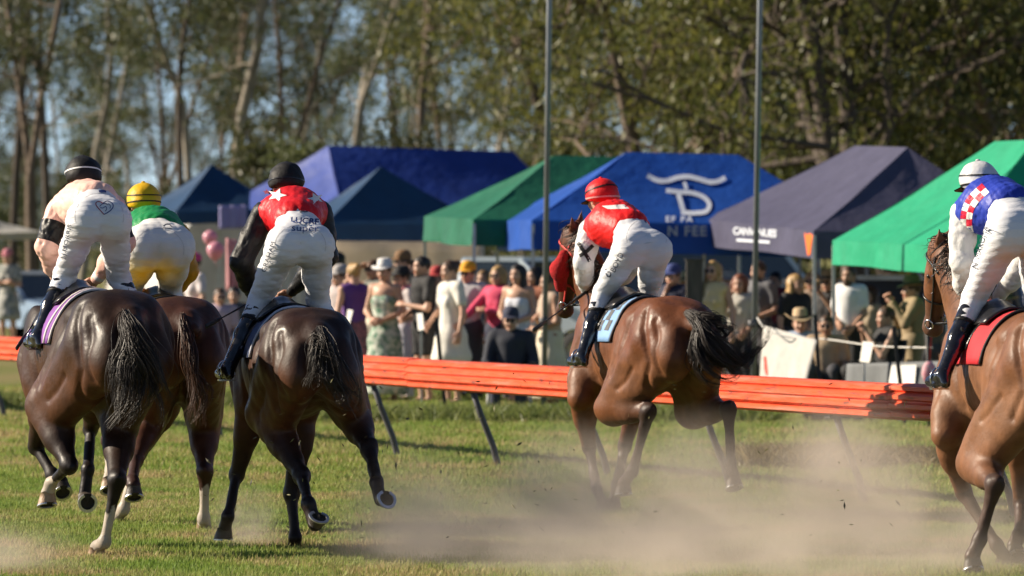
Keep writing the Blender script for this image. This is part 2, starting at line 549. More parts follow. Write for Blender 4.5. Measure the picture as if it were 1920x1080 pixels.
# soil torn up by the hooves
M_SOIL = pmat("torn_soil", (.10, .068, .042), .95, .5, 30.0, .6, 60.0)
r = np.random.default_rng(8); vs, fs, o = [], [], 0
for q in range(420):
    cx, D = r.normal(r.choice([230, 480, 620, 1160, 1330, 1850]), 75), r.uniform(33.5, 41)
    c = np.array((gx(cx, D), D, .004)); n_ = 7; R_ = r.uniform(.012, .055)
    top = c + (0, 0, R_ * r.uniform(.4, .9)); vs.append(top)
    for j in range(n_):
        a = 6.283 * j / n_; k_ = R_ * r.uniform(.6, 1.4); vs.append(c + (k_ * math.cos(a), k_ * math.sin(a), 0))
    fs += [(o, o + 1 + j, o + 1 + (j + 1) % n_) for j in range(n_)]; o += n_ + 1
tag(obj("torn_soil", np_mesh("torn_soil", np.array(vs), np.array(fs), False), M_SOIL), "crumbs of torn soil lying on the turf behind the hooves", "soil", kind="stuff")

# ------------------------------------------------------------------ far hills
M_HILL = pmat("haze_blue_hill", (0.085, 0.125, 0.15), 0.95, 0.25, 0.004)  # blue of the distant air put into the forest's base colour
hv, hf = [], []
nh = 90
for i in range(nh):
    x = -1300 + 2600 * i / (nh - 1)
    z = 40 + 22 * math.sin(i * 0.21 + 1) + 9 * math.sin(i * 0.57)
    for d, k in ((2200, 0), (2500, 0.7), (2900, 1.0), (3400, 0.6), (3900, 0)):
        hv.append((x * 1.6, d, max(0, z * k) - (0.5 if k == 0 else 0)))
for i in range(nh - 1):
    for j in range(4): hf.append((i * 5 + j, (i + 1) * 5 + j, (i + 1) * 5 + j + 1, i * 5 + j + 1))
h_ = MB(); h_.add(hv, hf, 0, True)
tag(h_.build("hills", M_HILL), kind="structure")

# ------------------------------------------------------------------ trees
def leaf_mat(name, c1, c2, transl=0.45):
    m = bpy.data.materials.new(name); m.use_nodes = True
    nt = m.node_tree; L = nt.links; b = nt.nodes["Principled BSDF"]; out = nt.nodes["Material Output"]
    b.inputs['Roughness'].default_value = 0.45; b.inputs['Specular IOR Level'].default_value = 0.4
    geo = _n(nt, 'ShaderNodeNewGeometry'); rp = _n(nt, 'ShaderNodeMix', data_type='RGBA')
    rp.inputs[6].default_value = (*c1, 1); rp.inputs[7].default_value = (*c2, 1)
    L.new(geo.outputs['Random Per Island'], rp.inputs[0])
    L.new(rp.outputs[2], b.inputs['Base Color'])
    tr = _n(nt, 'ShaderNodeBsdfTranslucent'); ms = _n(nt, 'ShaderNodeMixShader'); ms.inputs[0].default_value = transl
    L.new(rp.outputs[2], tr.inputs[0]); L.new(b.outputs[0], ms.inputs[1]); L.new(tr.outputs[0], ms.inputs[2]); L.new(ms.outputs[0], out.inputs[0])
    return m
M_LEAF_A = leaf_mat("gum_leaf", (0.058, 0.078, 0.030), (0.135, 0.148, 0.058))
M_LEAF_B = leaf_mat("broad_leaf", (0.056, 0.074, 0.018), (0.18, 0.172, 0.042))
M_LEAF_C = leaf_mat("dark_leaf", (0.040, 0.055, 0.020), (0.095, 0.095, 0.035))
M_BARK_P = pmat("pale_gum_bark", (0.27, 0.235, 0.19), 0.85, 0.5, 1.4, 0.5, 8.0, bdist=0.03, stretch=(3, 3, 0.6))
M_BARK_D = pmat("dark_bark", (0.085, 0.065, 0.05), 0.9, 0.5, 2.0, 0.6, 9.0, bdist=0.04, stretch=(3, 3, 0.7))
M_BARK_R = pmat("brown_bark", (0.15, 0.11, 0.08), 0.9, 0.5, 1.8, 0.6, 9.0, bdist=0.04, stretch=(3, 3, 0.7))

def leaf_cloud(tips, per, spread, lsize, seed, droop=0.6):
    r = np.random.default_rng(seed)
    C = np.repeat(np.array([t[:] for t in tips]), per, axis=0); n = len(C)
    off = r.normal(size=(n, 3)) * spread * np.array([1, 1, 0.75]) * r.uniform(0.35, 1.0, (n, 1))
    C = C + off
    d = r.normal(size=(n, 3)); d[:, 2] -= droop * 2; d /= np.linalg.norm(d, axis=1)[:, None]
    w = np.cross(d, r.normal(size=(n, 3))); w /= np.linalg.norm(w, axis=1)[:, None] + 1e-9
    L = (lsize * r.uniform(0.6, 1.3, n))[:, None]; W = L * r.uniform(0.22, 0.42, n)[:, None]
    v = np.stack([C - d * L * .5, C + w * W * .5, C + d * L * .5, C - w * W * .5], 1).reshape(-1, 3)
    f = np.arange(n * 4).reshape(-1, 4)
    return v, f

def make_tree(seed, H, r0, first, nb, blen, per, spread, lsize, bark, leaf, lean=0.03, wig=0.25, forks=2, sub=4, tipup=0.55, name="", bthick=0.22):
    r = random.Random(seed); mb = MB(); tips = []
    def path(p, d, L, ra, rb, n, wg, up):
        pts, p, d = [p.copy()], p.copy(), d.copy()
        for i in range(n):
            d = (d + Vector((r.gauss(0, wg), r.gauss(0, wg), r.gauss(0, wg) + up))).normalized()
            p = p + d * (L / n); pts.append(p.copy())
        mb.tube(pts, [ra + (rb - ra) * i / n for i in range(n + 1)], 7 if ra > 0.05 else 5, cap=False)
        return pts, d
    d0 = Vector((r.gauss(0, lean), r.gauss(0, lean), 1)).normalized()
    trunks = []
    base, bd = path(Vector((0, 0, -0.3)), d0, H * first * 0.8 + 0.3, r0 * 1.15, r0 * 0.9, 5, wig * 0.12, 0)
    for k in range(forks):
        a = r.uniform(0, 6.28); dd = (bd + Vector((math.cos(a), math.sin(a), 0)) * r.uniform(0.12, 0.38)).normalized()
        tp, td = path(base[-1], dd, H * (1 - first * 0.8) * r.uniform(0.8, 1), r0 * (0.88 if forks == 1 else 0.66), r0 * 0.12, 9, wig * 0.3, 0.05)
        trunks.append(tp)
    for tp in trunks:
        for b in range(nb // forks):
            t = r.uniform(0.05, 1.0); i = min(int(t * 9), 8); q = tp[i].lerp(tp[i + 1], t * 9 - i)
            a = r.uniform(0, 6.28); dd = Vector((math.cos(a), math.sin(a), r.uniform(-0.05, 0.9))).normalized()
            L = blen * (1.05 - 0.6 * t) * r.uniform(0.6, 1.15); rb = r0 * bthick * (1 - 0.6 * t)
            bp, bdir = path(q, dd, L, rb, rb * 0.35, 6, wig, 0.06)
            tips.append(bp[-1])
            for s_ in range(sub):
                j = r.randint(2, 5); a2 = r.uniform(0, 6.28)
                d2 = (bdir + Vector((math.cos(a2), math.sin(a2), r.uniform(-0.5, tipup))) * 0.9).normalized()
                sp, _ = path(bp[j], d2, L * r.uniform(0.25, 0.55), rb * 0.4, rb * 0.12, 4, wig, 0.0)
                tips += [sp[-1], sp[2]]
    tm = mb.mesh("trunk_" + name); tm.materials.append(bark)
    v, f = leaf_cloud(tips, per, spread, lsize, seed)
    cm = np_mesh("crown_" + name, v, f, smooth=False); cm.materials.append(leaf)
    return tm, cm

GUMS = [make_tree(20 + i, 21 + 1.5 * (i % 3), 0.115 + 0.03 * (i % 3), [0.36, 0.20, 0.28, 0.40, 0.17, 0.24][i], 38, 2.7, 25, 0.40, 0.19,
                  [M_BARK_P, M_BARK_R, M_BARK_P, M_BARK_D, M_BARK_P, M_BARK_R][i], [M_LEAF_A, M_LEAF_C, M_LEAF_A, M_LEAF_C, M_LEAF_A, M_LEAF_C][i],
                  forks=1 + (i % 2), wig=0.20, lean=.02, name="gum") for i in range(6)]
BIGS = [make_tree(51, 17, 0.30, 0.13, 60, 6.5, 40, 0.52, 0.19, M_BARK_D, M_LEAF_B, forks=3, wig=0.34, sub=7, name="spreading", bthick=.3),
        make_tree(57, 15, 0.24, 0.15, 52, 5.6, 40, 0.52, 0.19, M_BARK_R, M_LEAF_B, forks=2, wig=0.36, sub=7, name="spreading", bthick=.3)]
BUSH = [make_tree(61, 4.2, 0.08, 0.10, 22, 1.9, 30, 0.30, 0.17, M_BARK_R, M_LEAF_A, forks=2, wig=0.3, sub=3, name="bush"),
        make_tree(62, 5.5, 0.10, 0.10, 24, 2.3, 30, 0.34, 0.18, M_BARK_R, M_LEAF_C, forks=2, wig=0.3, sub=3, name="bush")]

def place_tree(name, kit, x, D, rz, s, label, group, cat="tree"):
    t = empty(name, (gx(x, D), D, 0), rz, label, cat, group)
    t.scale = (s, s, s)
    obj("trunk", kit[0], None, t); obj("crown", kit[1], None, t)
    return t

GUM_SPOTS = [  # photo column, distance, variant, scale
    (18, 128, 3, 1.0), (62, 118, 1, 1.05), (100, 126, 3, .95), (150, 165, 2, 1.0), (205, 190, 4, 1.1), (255, 215, 0, 1.0),
    (300, 150, 1, .9), (338, 122, 3, .85), (372, 132, 0, 1.0), (410, 120, 2, 1.0), (452, 160, 5, 1.0), (488, 180, 1, 1.0),
    (520, 138, 1, 1.0), (566, 170, 4, 1.0), (612, 200, 3, 1.05), (645, 134, 0, 1.0), (682, 142, 2, .9), (722, 178, 5, 1.0),
    (760, 210, 4, 1.0), (800, 128, 5, .95), (842, 165, 1, 1.0), (890, 220, 0, 1.1), (935, 150, 4, .9), (985, 190, 2, 1.0),
    (1060, 200, 4, 1.0), (1130, 170, 0, 1.0), (1250, 210, 5, 1.0), (-60, 140, 5, 1.0), (-30, 175, 0, 1.0), (1370, 190, 2, 1.0), (1500, 205, 1, 1.0), (1800, 190, 4, 1.0), (1960, 170, 3, 1.0)]
POS = ["at the far left edge", "left of the first jockey's cap", "above the first jockey", "above the yellow cap", "left of the dark blue tent peak",
       "behind the dark blue tent peak", "above the red starred jockey", "behind the wide blue tent", "right of the wide blue tent ridge", "behind the green tents"]
SEEN = {}
for i, (x, D, k, s) in enumerate(GUM_SPOTS):
    D *= 1.25
    j = 0 if x < 60 else 1 if x < 140 else 2 if x < 230 else 3 if x < 330 else 4 if x < 400 else 5 if x < 480 else 6 if x < 600 else 7 if x < 820 else 8 if x < 1000 else 9
    bark = ["pale barked", "brown barked", "pale barked", "dark barked", "pale barked", "brown barked"][k]
    lab = f"tall {bark} gum tree {POS[j]}, {'near' if D < 175 else 'middle' if D < 225 else 'far'} row"
    SEEN[lab] = SEEN.get(lab, 0) + 1
    if SEEN[lab] > 1: lab = lab.replace("tall", {2: "slender", 3: "leaning"}.get(SEEN[lab], "straight")) + ", further right"
    place_tree("gum_tree", GUMS[k], x, D, i * 2.1, s, lab, "gum trees behind the tents")
for i, (x, D, k, s) in enumerate([(1622, 104, 0, 1.0), (1250, 112, 1, 1.0), (1420, 128, 0, .95), (1890, 110, 1, 1.1), (1090, 132, 1, 1.0), (1760, 130, 0, 1.0), (1990, 122, 0, .95)]):
    place_tree("spreading_tree", BIGS[k], x, D, 1.3 + i * 1.9, s,
               ["large dark trunked spreading tree behind the grey tent", "spreading tree with crooked limbs behind the red capped jockey",
                "olive spreading tree between the two tall poles and the grey tent", "dense spreading tree above the silver capped jockey",
                "spreading tree behind the tall left pole", "spreading tree behind the bright green tent ridge", "spreading tree at the far right edge"][i], "spreading trees on the right")
for i, (x, D, k, s) in enumerate([(30, 175, 0, 1.0), (120, 190, 1, .8), (230, 200, 0, .9), (330, 165, 1, .7), (440, 128, 0, .8), (500, 122, 1, .85), (560, 118, 0, 1.0), (640, 150, 1, .9),
                                  (740, 150, 0, .8), (800, 122, 1, .85), (900, 160, 0, .9), (1000, 140, 1, .9), (1110, 118, 0, 1.1), (1330, 122, 0, 1.4), (1450, 118, 1, 1.3), (1560, 112, 0, 1.3), (1740, 118, 1, 1.5), (1840, 112, 0, 1.5)]):
    place_tree("bush", BUSH[k], x, D, i * 1.7, s, f"{'olive' if k == 0 else 'dark green'} bush {['at the left edge of the paddock', 'behind the first jockey', 'behind the yellow capped jockey', 'left of the dark blue tent', 'right of the dark blue tent peak', 'left of the black helmet', 'above the black helmet', 'behind the wide blue tent', 'behind the ridge of the wide blue tent', 'behind the peaked blue tent', 'right of the wide blue ridge', 'left of the tall pole', 'behind the dark green tent', 'behind the logo tent', 'left of the grey tent ridge', 'behind the grey tent ridge', 'right of the grey tent ridge', 'behind the silver helmet'][i]}", "bushes under the trees", "bush")
for i in range(24):
    x = -70 + i * 62 + rnd.uniform(-18, 18); D = rnd.uniform(245, 330)
    place_tree("gum_tree", GUMS[(i * 5 + 1) % 6], x, D, i * 1.9, rnd.uniform(.75, 1.0), "distant slender gum tree in the rear belt seen between nearer trunks", "gum trees of the rear belt")
for i in range(22):
    x = -60 + i * 96 + rnd.uniform(-20, 20); D = rnd.uniform(300, 380)
    place_tree("bush", BUSH[i % 2], x, D, i * 1.3, rnd.uniform(1.0, 1.7), "distant bush in the far belt seen through the trunks", "bushes of the far belt", "bush")

# ------------------------------------------------------------------ running rail
M_RAIL = pmat("orange_plastic", srgb(232, 92, 52), 0.5, 0.30, 5.0, 0.35, 9.0, stretch=(0.6, 3, 3), bdist=.02)
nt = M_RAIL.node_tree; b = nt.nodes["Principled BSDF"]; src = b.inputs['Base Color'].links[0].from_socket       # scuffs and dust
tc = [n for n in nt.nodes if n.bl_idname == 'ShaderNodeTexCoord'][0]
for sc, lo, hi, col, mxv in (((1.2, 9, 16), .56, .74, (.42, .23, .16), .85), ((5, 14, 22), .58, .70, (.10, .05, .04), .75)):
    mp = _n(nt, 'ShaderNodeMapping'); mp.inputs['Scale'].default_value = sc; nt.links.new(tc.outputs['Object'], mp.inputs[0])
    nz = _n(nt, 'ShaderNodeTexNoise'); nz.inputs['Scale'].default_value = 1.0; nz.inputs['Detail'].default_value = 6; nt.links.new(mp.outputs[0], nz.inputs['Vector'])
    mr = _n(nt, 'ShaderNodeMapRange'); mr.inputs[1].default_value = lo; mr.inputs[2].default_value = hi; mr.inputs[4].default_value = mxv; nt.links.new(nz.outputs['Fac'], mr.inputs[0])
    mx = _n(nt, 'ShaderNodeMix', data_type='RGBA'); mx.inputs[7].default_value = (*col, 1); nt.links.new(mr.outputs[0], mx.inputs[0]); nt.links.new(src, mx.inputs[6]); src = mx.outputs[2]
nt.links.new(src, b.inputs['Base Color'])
M_POST = pmat("dark_steel_post", (0.075, 0.075, 0.082), 0.55, 0.3, 9.0)
RA, RB = Vector((gx(20, 62.7), 62.7, 0)), Vector((gx(1625, 42.3), 42.3, 0))
rdir = (RB - RA).normalized(); rout = Vector((-rdir.y, rdir.x, 0))
if rout.x < 0: rout = -rout                      # towards the crowd
rail = empty("running_rail", (RB.x, RB.y, 0), math.atan2(rdir.y, rdir.x), "orange ridged plastic running rail on leaning dark posts", "rail")
# cross-section in (across, height): the ridged face looks at the track
prof = []
zt, zb, nr = 0.965, 0.705, 4
for k in range(nr):
    z0 = zt - (zt - zb) * k / nr; z1 = zt - (zt - zb) * (k + 1) / nr; bow = 0.05 * math.sin(math.pi * (k + 0.5) / nr)
    prof += [(-0.056 - bow, z0 - 0.006), (-0.082 - bow, z0 - 0.020), (-0.080 - bow, z1 + 0.016), (-0.056 - bow, z1 + 0.004)]
prof += [(0.02, zb - 0.01), (0.055, zb + 0.05), (0.055, zt - 0.05), (0.02, zt)]
nrm = -1 if (Vector((-rdir.y, rdir.x, 0)).dot(rout) < 0) else 1
SEG = 2.5; LONG = 5.0
for s in range(-3, 11):                           # rail lengths, counted from the post near the right-hand horse
    x1, x0 = -s * SEG + 0.62 - 0.004, -(s + 2) * SEG + 0.62 + 0.004
    mb = MB(); n = len(prof)
    jit = 0.006 * math.sin(s * 2.3)
    vs = [(x, nrm * p[0], p[1] + jit) for x in (x0, x0 + .02, x1 - .02, x1) for p in [(p[0] * (0.99 if x in (x0, x1) else 1), 0.82 + (p[1] - 0.82) * (0.985 if x in (x0, x1) else 1)) for p in prof]]
    fs = [(r * n + i, r * n + (i + 1) % n, (r + 1) * n + (i + 1) % n, (r + 1) * n + i) for r in range(3) for i in range(n)]
    fs += [tuple(range(n)), tuple(3 * n + i for i in range(n - 1, -1, -1))]
    mb.add(vs, fs)
    xx = -s * SEG - 0.6
    me = mb.mesh("rail_section"); bm = bmesh.new(); bm.from_mesh(me); bmesh.ops.recalc_face_normals(bm, faces=bm.faces[:]); bm.to_mesh(me); bm.free()
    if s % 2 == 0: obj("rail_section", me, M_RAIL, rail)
    pb = MB()
    pb.tube([(xx, nrm * 0.02, 0.72), (xx, nrm * 0.11, 0.48), (xx, nrm * 0.22, 0.22), (xx, nrm * 0.28, 0.0), (xx, nrm * 0.29, -0.12)], [0.026, 0.027, 0.028, 0.03, 0.03], 10)
    pb.box((xx, nrm * 0.0, 0.70), (0.10, 0.09, 0.035))
    pb.build("post", M_POST, rail)

# ------------------------------------------------------------------ two tall poles
M_POLE = pmat("galvanised_pole", (0.20, 0.215, 0.23), 0.45, 0.25, 3.0, metal=0.35)
for i, (xb, xt, D) in enumerate([(1019, 1030, 66), (1411, 1425, 64)]):
    b = px(xb, 700, D); b.z = 0
    t_ = px(xt, 0, D); d = (t_ - b); top = b + d * (9.5 / d.z)
    mb = MB(); mb.tube([(0, 0, -0.2), tuple((top - b) * 0.5), tuple(top - b)], [0.032, 0.031, 0.029], 14)
    mb.lathe([(0.0, 0.0), (0.10, 0.0), (0.10, 0.02), (0.05, 0.03), (0.05, 0.12)], n=14)
    o = empty("tall_pole", b, 0, ["tall thin grey steel pole behind the red blinkered horse", "tall thin grey steel pole right of the red capped jockey"][i], "pole", "tall poles in front of the tents")
    mb.build("shaft", M_POLE, o)
    c = MB(); c.tube([(0, 0, 1.05), (0, 0, 1.13)], 0.052, 12); c.build("collar", M_POST, o)

# ------------------------------------------------------------------ tents
M_TLEG = pmat("tent_leg_steel", (0.60, 0.60, 0.57), 0.45, 0.15, 8.0)
M_WHITEP = pmat("white_print", (0.62, 0.66, 0.74), 0.7, 0.05, 6.0)
M_ORANGEP = pmat("orange_print", srgb(240, 110, 30), 0.7, 0.05, 6.0)

def patch(mb, a, b, c, d, nu=10, nv=8, sag=0.07, seed=0):
    """cloth panel with corners a-b along the eave and d-c along the ridge"""
    r = random.Random(seed); ph = [r.uniform(0, 6.28) for _ in range(4)]
    nrm_ = (b - a).cross(d - a).normalized()
    if nrm_.z < 0: nrm_ = -nrm_
    vs = []
    for j in range(nv + 1):
        v = j / nv
        for i in range(nu + 1):
            u = i / nu; p = (a.lerp(b, u)).lerp(d.lerp(c, u), v)
            k = math.sin(math.pi * v) * (0.35 + 0.65 * math.sin(math.pi * u))
            wr = 0.012 * math.sin(9 * u + 5 * v + ph[0]) * math.sin(math.pi * u) + 0.009 * math.sin(17 * u - 8 * v + ph[1]) * math.sin(math.pi * v)
            vs.append(p - nrm_ * (sag * k) + nrm_ * wr * math.sin(math.pi * v))
    w = nu + 1
    mb.add(vs, [(j * w + i, j * w + i + 1, (j + 1) * w + i + 1, (j + 1) * w + i) for j in range(nv) for i in range(nu)], 0, True)

def valance(mb, a, b, h, seed=0, n=16):
    r = random.Random(seed); vs = []; t = (b - a); out = Vector((t.y, -t.x, 0)).normalized(); p0 = r.uniform(0, 6)
    for j, zz in enumerate((0, -0.4 * h, -0.75 * h, -h)):
        for i in range(n + 1):
            u = i / n; k = j / 3
            p = a.lerp(b, u) + Vector((0, 0, zz)) + out * (0.012 + 0.022 * k * math.sin(u * 14 + p0) + 0.01 * k * math.sin(u * 33 + p0))
            p.z += 0.012 * k * math.sin(u * 6 + p0)
            vs.append(p)
    w = n + 1
    mb.add(vs, [(j * w + i, j * w + i + 1, (j + 1) * w + i + 1, (j + 1) * w + i) for j in range(3) for i in range(n)], 0, True)

def tent(label, L, N, R, ridge, along, vh, mat, vmat=None, zc=None, seed=0, roofmats=None):
    """L, N, R: eave corners (left, near, right); the fourth follows"""
    B = L + R - N
    if len(ridge) == 1: r1 = r2 = ridge[0]
    else: r1, r2 = ridge
    root = empty("marquee_tent", (N.x, N.y, 0), 0, label, "tent", "pop-up tents along the track")
    o = Vector((N.x, N.y, 0)); L, N, R, B, r1, r2 = (p - o for p in (L, N, R, B, r1, r2))
    mb = MB()
    if along == 'NR':
        pans = [(N, R, r2, r1), (L, N, r1, r1), (R, B, r2, r2), (B, L, r1, r2)]
    else:
        pans = [(L, N, r2, r1), (N, R, r2, r2), (R, B, r1, r2), (B, L, r1, r1)]
    for i, q in enumerate(pans): patch(mb, *q, seed=seed + i)
    roof = mb.build("roof", mat, root)
    vl = MB()
    for i, (a, b) in enumerate([(L, N), (N, R), (R, B), (B, L)]): valance(vl, a, b, vh, seed * 7 + i)
    va = vl.build("valance", vmat or mat, root)
    for c in (L, N, R, B):
        m2 = MB(); m2.box((c.x, c.y, (c.z - 0.06) / 2 - 0.1), (0.042, 0.042, c.z - 0.06 + 0.2))
        m2.build("leg", M_TLEG, root)
    tr = MB()
    for a, b in ((L, N), (N, R), (R, B), (B, L)):
        cen = (L + R) / 2; a = a.lerp(Vector((cen.x, cen.y, a.z)), .02); b = b.lerp(Vector((cen.x, cen.y, b.z)), .02); dn = Vector((0, 0, -0.07))
        n_ = 4
        for i in range(n_):
            p, q = a.lerp(b, i / n_) + dn, a.lerp(b, (i + 1) / n_) + dn
            lo = Vector((0, 0, -min(0.20, vh - .12)))
            tr.bar(p + (lo if i % 2 else Vector()), q + (Vector() if i % 2 else lo), 0.02, 0.02)
            tr.bar(p + (Vector() if i % 2 else lo), q + (lo if i % 2 else Vector()), 0.02, 0.02)
    tr.build("truss", M_TLEG, root)
    return root, roof, va

def tmat(n, rgb, transl=0.22): return pmat(n, rgb, 0.6, 0.2, 2.2, 0.5, 3.5, bdist=0.05, transl=transl)
M_T = {k: tmat("tent_" + k, c) for k, c in dict(
    navy=(0.008, 0.050, 0.13), blue=(0.005, 0.075, 0.40), royal=(0.014, 0.052, 0.32), dgreen=(0.008, 0.14, 0.075),
    green=(0.012, 0.36, 0.18), grey=(0.078, 0.076, 0.135), lilac=(0.30, 0.28, 0.55), white=(0.60, 0.58, 0.54), beige=(0.66, 0.58, 0.46)).items()}

TENTS = {}
def add_tent(key, label, L, N, R, ridge, along, vh, mat, seed):
    TENTS[key] = tent(label, px(*L), px(*N), px(*R), [px(*r) for r in ridge], along, vh, mat, seed=seed)
add_tent('royal', "wide blue tent with a long level ridge behind the black helmet", (411, 388, 106), (640, 392, 103), (1075, 394, 105.5), [(615, 273, 105), (962, 284, 106.3)], 'NR', 0.38, M_T['royal'], 1)
add_tent('navy_a', "dark blue peaked tent left of the black helmet", (268, 392, 107), (330, 396, 104.5), (540, 392, 105.5), [(397, 308, 106)], 'NR', 0.25, M_T['navy'], 2)
add_tent('navy_b', "dark blue peaked tent standing before the wide blue tent", (560, 412, 100), (610, 419, 97.4), (905, 418, 98.6), [(714, 312, 99)], 'NR', 0.33, M_T['navy'], 3)
add_tent('dgreen', "dark green tent with a sunlit left side, left of the red capped jockey", (797, 405, 80), (889, 411, 77), (1500, 411, 78), [(1039, 291, 78.8), (1240, 296, 79.2)], 'NR', 0.36, M_T['dgreen'], 4)
add_tent('logo', "bright blue tent with white wave and letter emblem on its roof", (933, 414, 78), (999, 412, 75), (1625, 425, 75.7), [(1175, 285, 76.7), (1384, 290, 76.95)], 'NR', 0.40, M_T['blue'], 5)
add_tent('grey', "grey purple tent with orange corner marks beside the second pole", (1320, 410, 75.8), (1527, 432, 70), (1962, 437, 70.7), [(1603, 273, 74.7), (1702, 276, 71.8)], 'LN', 0.35, M_T['grey'], 6)
add_tent('green', "bright green tent at the right behind the silver helmet", (1563, 450, 68), (1778, 462, 63.6), (2230, 462, 64.3), [(1865, 265, 66.9), (1939, 262, 65.4)], 'LN', 0.30, M_T['green'], 7)
add_tent('white', "small pale canopy at the far left edge", (-140, 436, 122), (-40, 438, 119), (78, 434, 121), [(-20, 408, 121)], 'NR', 0.16, M_T['white'], 8)
# lilac corner curtain under the wide blue tent, and a cream side wall
def wallcloth(name, label, cat, pts, mat, n=18, amp=0.05, seed=0):
    """hanging cloth between top corners pts[0], pts[1] and bottom corners pts[2] (under 1), pts[3] (under 0)"""
    a, b, c, d = [px(*p) for p in pts]; r = random.Random(seed); p0 = r.uniform(0, 6)
    t = (b - a); out = Vector((t.y, -t.x, 0)).normalized(); vs = []
    for j in range(9):
        v = j / 8
        for i in range(n + 1):
            u = i / n; p = a.lerp(b, u).lerp(d.lerp(c, u), v)
            vs.append(p + out * amp * (0.25 + 0.75 * v) * (math.sin(u * 15 + p0) + 0.5 * math.sin(u * 31 + 2 * v + p0)))
    o = Vector(((a.x + b.x) / 2, (a.y + b.y) / 2, 0)); w = n + 1
    mb = MB(); mb.add([p - o for p in vs], [(j * w + i, j * w + i + 1, (j + 1) * w + i + 1, (j + 1) * w + i) for j in range(8) for i in range(n)], 0, True)
    ob = mb.build(name, mat, None, o)
    sd = ob.modifiers.new("thick", 'SOLIDIFY'); sd.thickness = 0.004
    return tag(ob, label, cat)
wallcloth("tent_wall", "cream canvas side wall hanging behind the standing crowd", "tent wall", [(622, 452, 96), (905, 454, 96.5), (905, 640, 96.5), (622, 640, 96)], tmat('tent_wall', (.70, .62, .50), .5), amp=0.07, seed=4)
wallcloth("lilac_drape", "lilac cloth gathered at the corner of the wide blue tent", "drape", [(411, 386, 102), (463, 384, 102), (463, 428, 102), (411, 430, 102)], M_T['lilac'], amp=0.03, seed=2)
# curved white marquee behind the balloons
dm = MB(); dv = []
o_ = px(400, 600, 112); o_.z = 0
for j in range(13):
    a = math.pi * j / 12
    for i in range(7): dv.append((-1.75 * math.cos(a), i * 0.6 - 1.8, 2.75 * math.sin(a) ** 0.75))
dm.add(dv, [(j * 7 + i, j * 7 + i + 1, (j + 1) * 7 + i + 1, (j + 1) * 7 + i) for j in range(12) for i in range(6)], 0, True)
dm.add([dv[j * 7] for j in range(13)], [tuple(range(13))])
tag(dm.build("dome_tent", M_T['white'], None, o_, 0.35), "curved pale dome tent behind the pink balloons", "tent")

# emblem and lettering on the logo tent, marks on the grey tent
def print_on(target, root, name, arts, mat, D):
    """arts: flat artwork already in photo pixel coordinates, laid on the tent cloth"""
    bvh = bvh_of(target.data); o = Vector(root.location); vv = []
    V, Fc = join_arrays(arts)
    for p in V:
        q = px(p[0], p[1], D) - Vector((0, 0, 0)); d = (q - cam.location).normalized()
        hit = bvh.ray_cast(cam.location - o, d, 400)
        vv.append((hit[0] - d * 0.035) if hit[0] is not None else q - o)
    me = np_mesh(name, np.array([p[:] for p in vv]), Fc, False)
    return obj(name, me, mat, root)
def curve_px(pts, n=8):
    out = []
    P = [Vector((x, y)) for x, y in pts]
    for i in range(len(P) - 1):
        p0, p1, p2, p3 = P[max(i - 1, 0)], P[i], P[i + 1], P[min(i + 2, len(P) - 1)]
        for k in range(n):
            t = k / n
            out.append(0.5 * ((2 * p1) + (p2 - p0) * t + (2 * p0 - 5 * p1 + 4 * p2 - p3) * t * t + (3 * p1 - p0 - 3 * p2 + p3) * t ** 3))
    out.append(P[-1]); return [(p.x, p.y) for p in out]
def txt_px(t, x, y, h, bold=True, rot=0.0, sp=1.0, wx=1.0):
    v, f = text_mesh(t, h * 1.38, bold, spacing=sp)
    c, s = math.cos(rot), math.sin(rot); o = v.copy()
    o[:, 0] = x + (v[:, 0] * wx * c + v[:, 1] * s); o[:, 1] = y + (v[:, 0] * wx * s - v[:, 1] * c)
    return o, f
root_l, roof_l, val_l = TENTS['logo']
emb = [stroke(curve_px([(1214, 329), (1232, 338), (1250, 339), (1270, 333), (1290, 331), (1312, 336), (1330, 341), (1345, 340), (1360, 333)]), 9),
       stroke([(1283, 341), (1287, 355)], 7),
       stroke(curve_px([(1249, 357), (1275, 360), (1300, 362), (1320, 370), (1330, 383), (1324, 396), (1306, 399), (1290, 399), (1277, 397)]), 8.5),
       stroke([(1272, 364), (1281, 396)], 9)]
print_on(roof_l, root_l, "emblem", emb, M_WHITEP, 76)
print_on(roof_l, root_l, "lettering", [txt_px("EF PA", 1273, 411, 11, sp=1.25, wx=1.15)], M_WHITEP, 75)
print_on(val_l, root_l, "lettering", [txt_px("N FEE", 1288, 434, 19, sp=1.15, wx=1.0)], pmat("pale_print", (0.42, 0.47, 0.52), 0.7, 0.05), 75)
root_g, roof_g, val_g = TENTS['grey']
print_on(val_g, root_g, "lettering", [txt_px("CANVENUES", 1415, 436, 14, rot=0.07, wx=0.80, sp=0.9)], M_WHITEP, 73)
print_on(val_g, root_g, "underline", [stroke([(1381, 450), (1412, 452), (1443, 454)], 5)], M_WHITEP, 73)
print_on(val_g, root_g, "corner_mark", [poly_mesh([(1321, 420), (1330, 421), (1331, 438), (1327, 457), (1321, 458), (1320, 440)], 6)], M_ORANGEP, 75)
print_on(val_g, root_g, "corner_mark", [poly_mesh([(1508, 436), (1513, 440), (1518, 437), (1524, 441), (1521, 458), (1519, 477), (1514, 479), (1511, 458)], 6)], M_ORANGEP, 70)
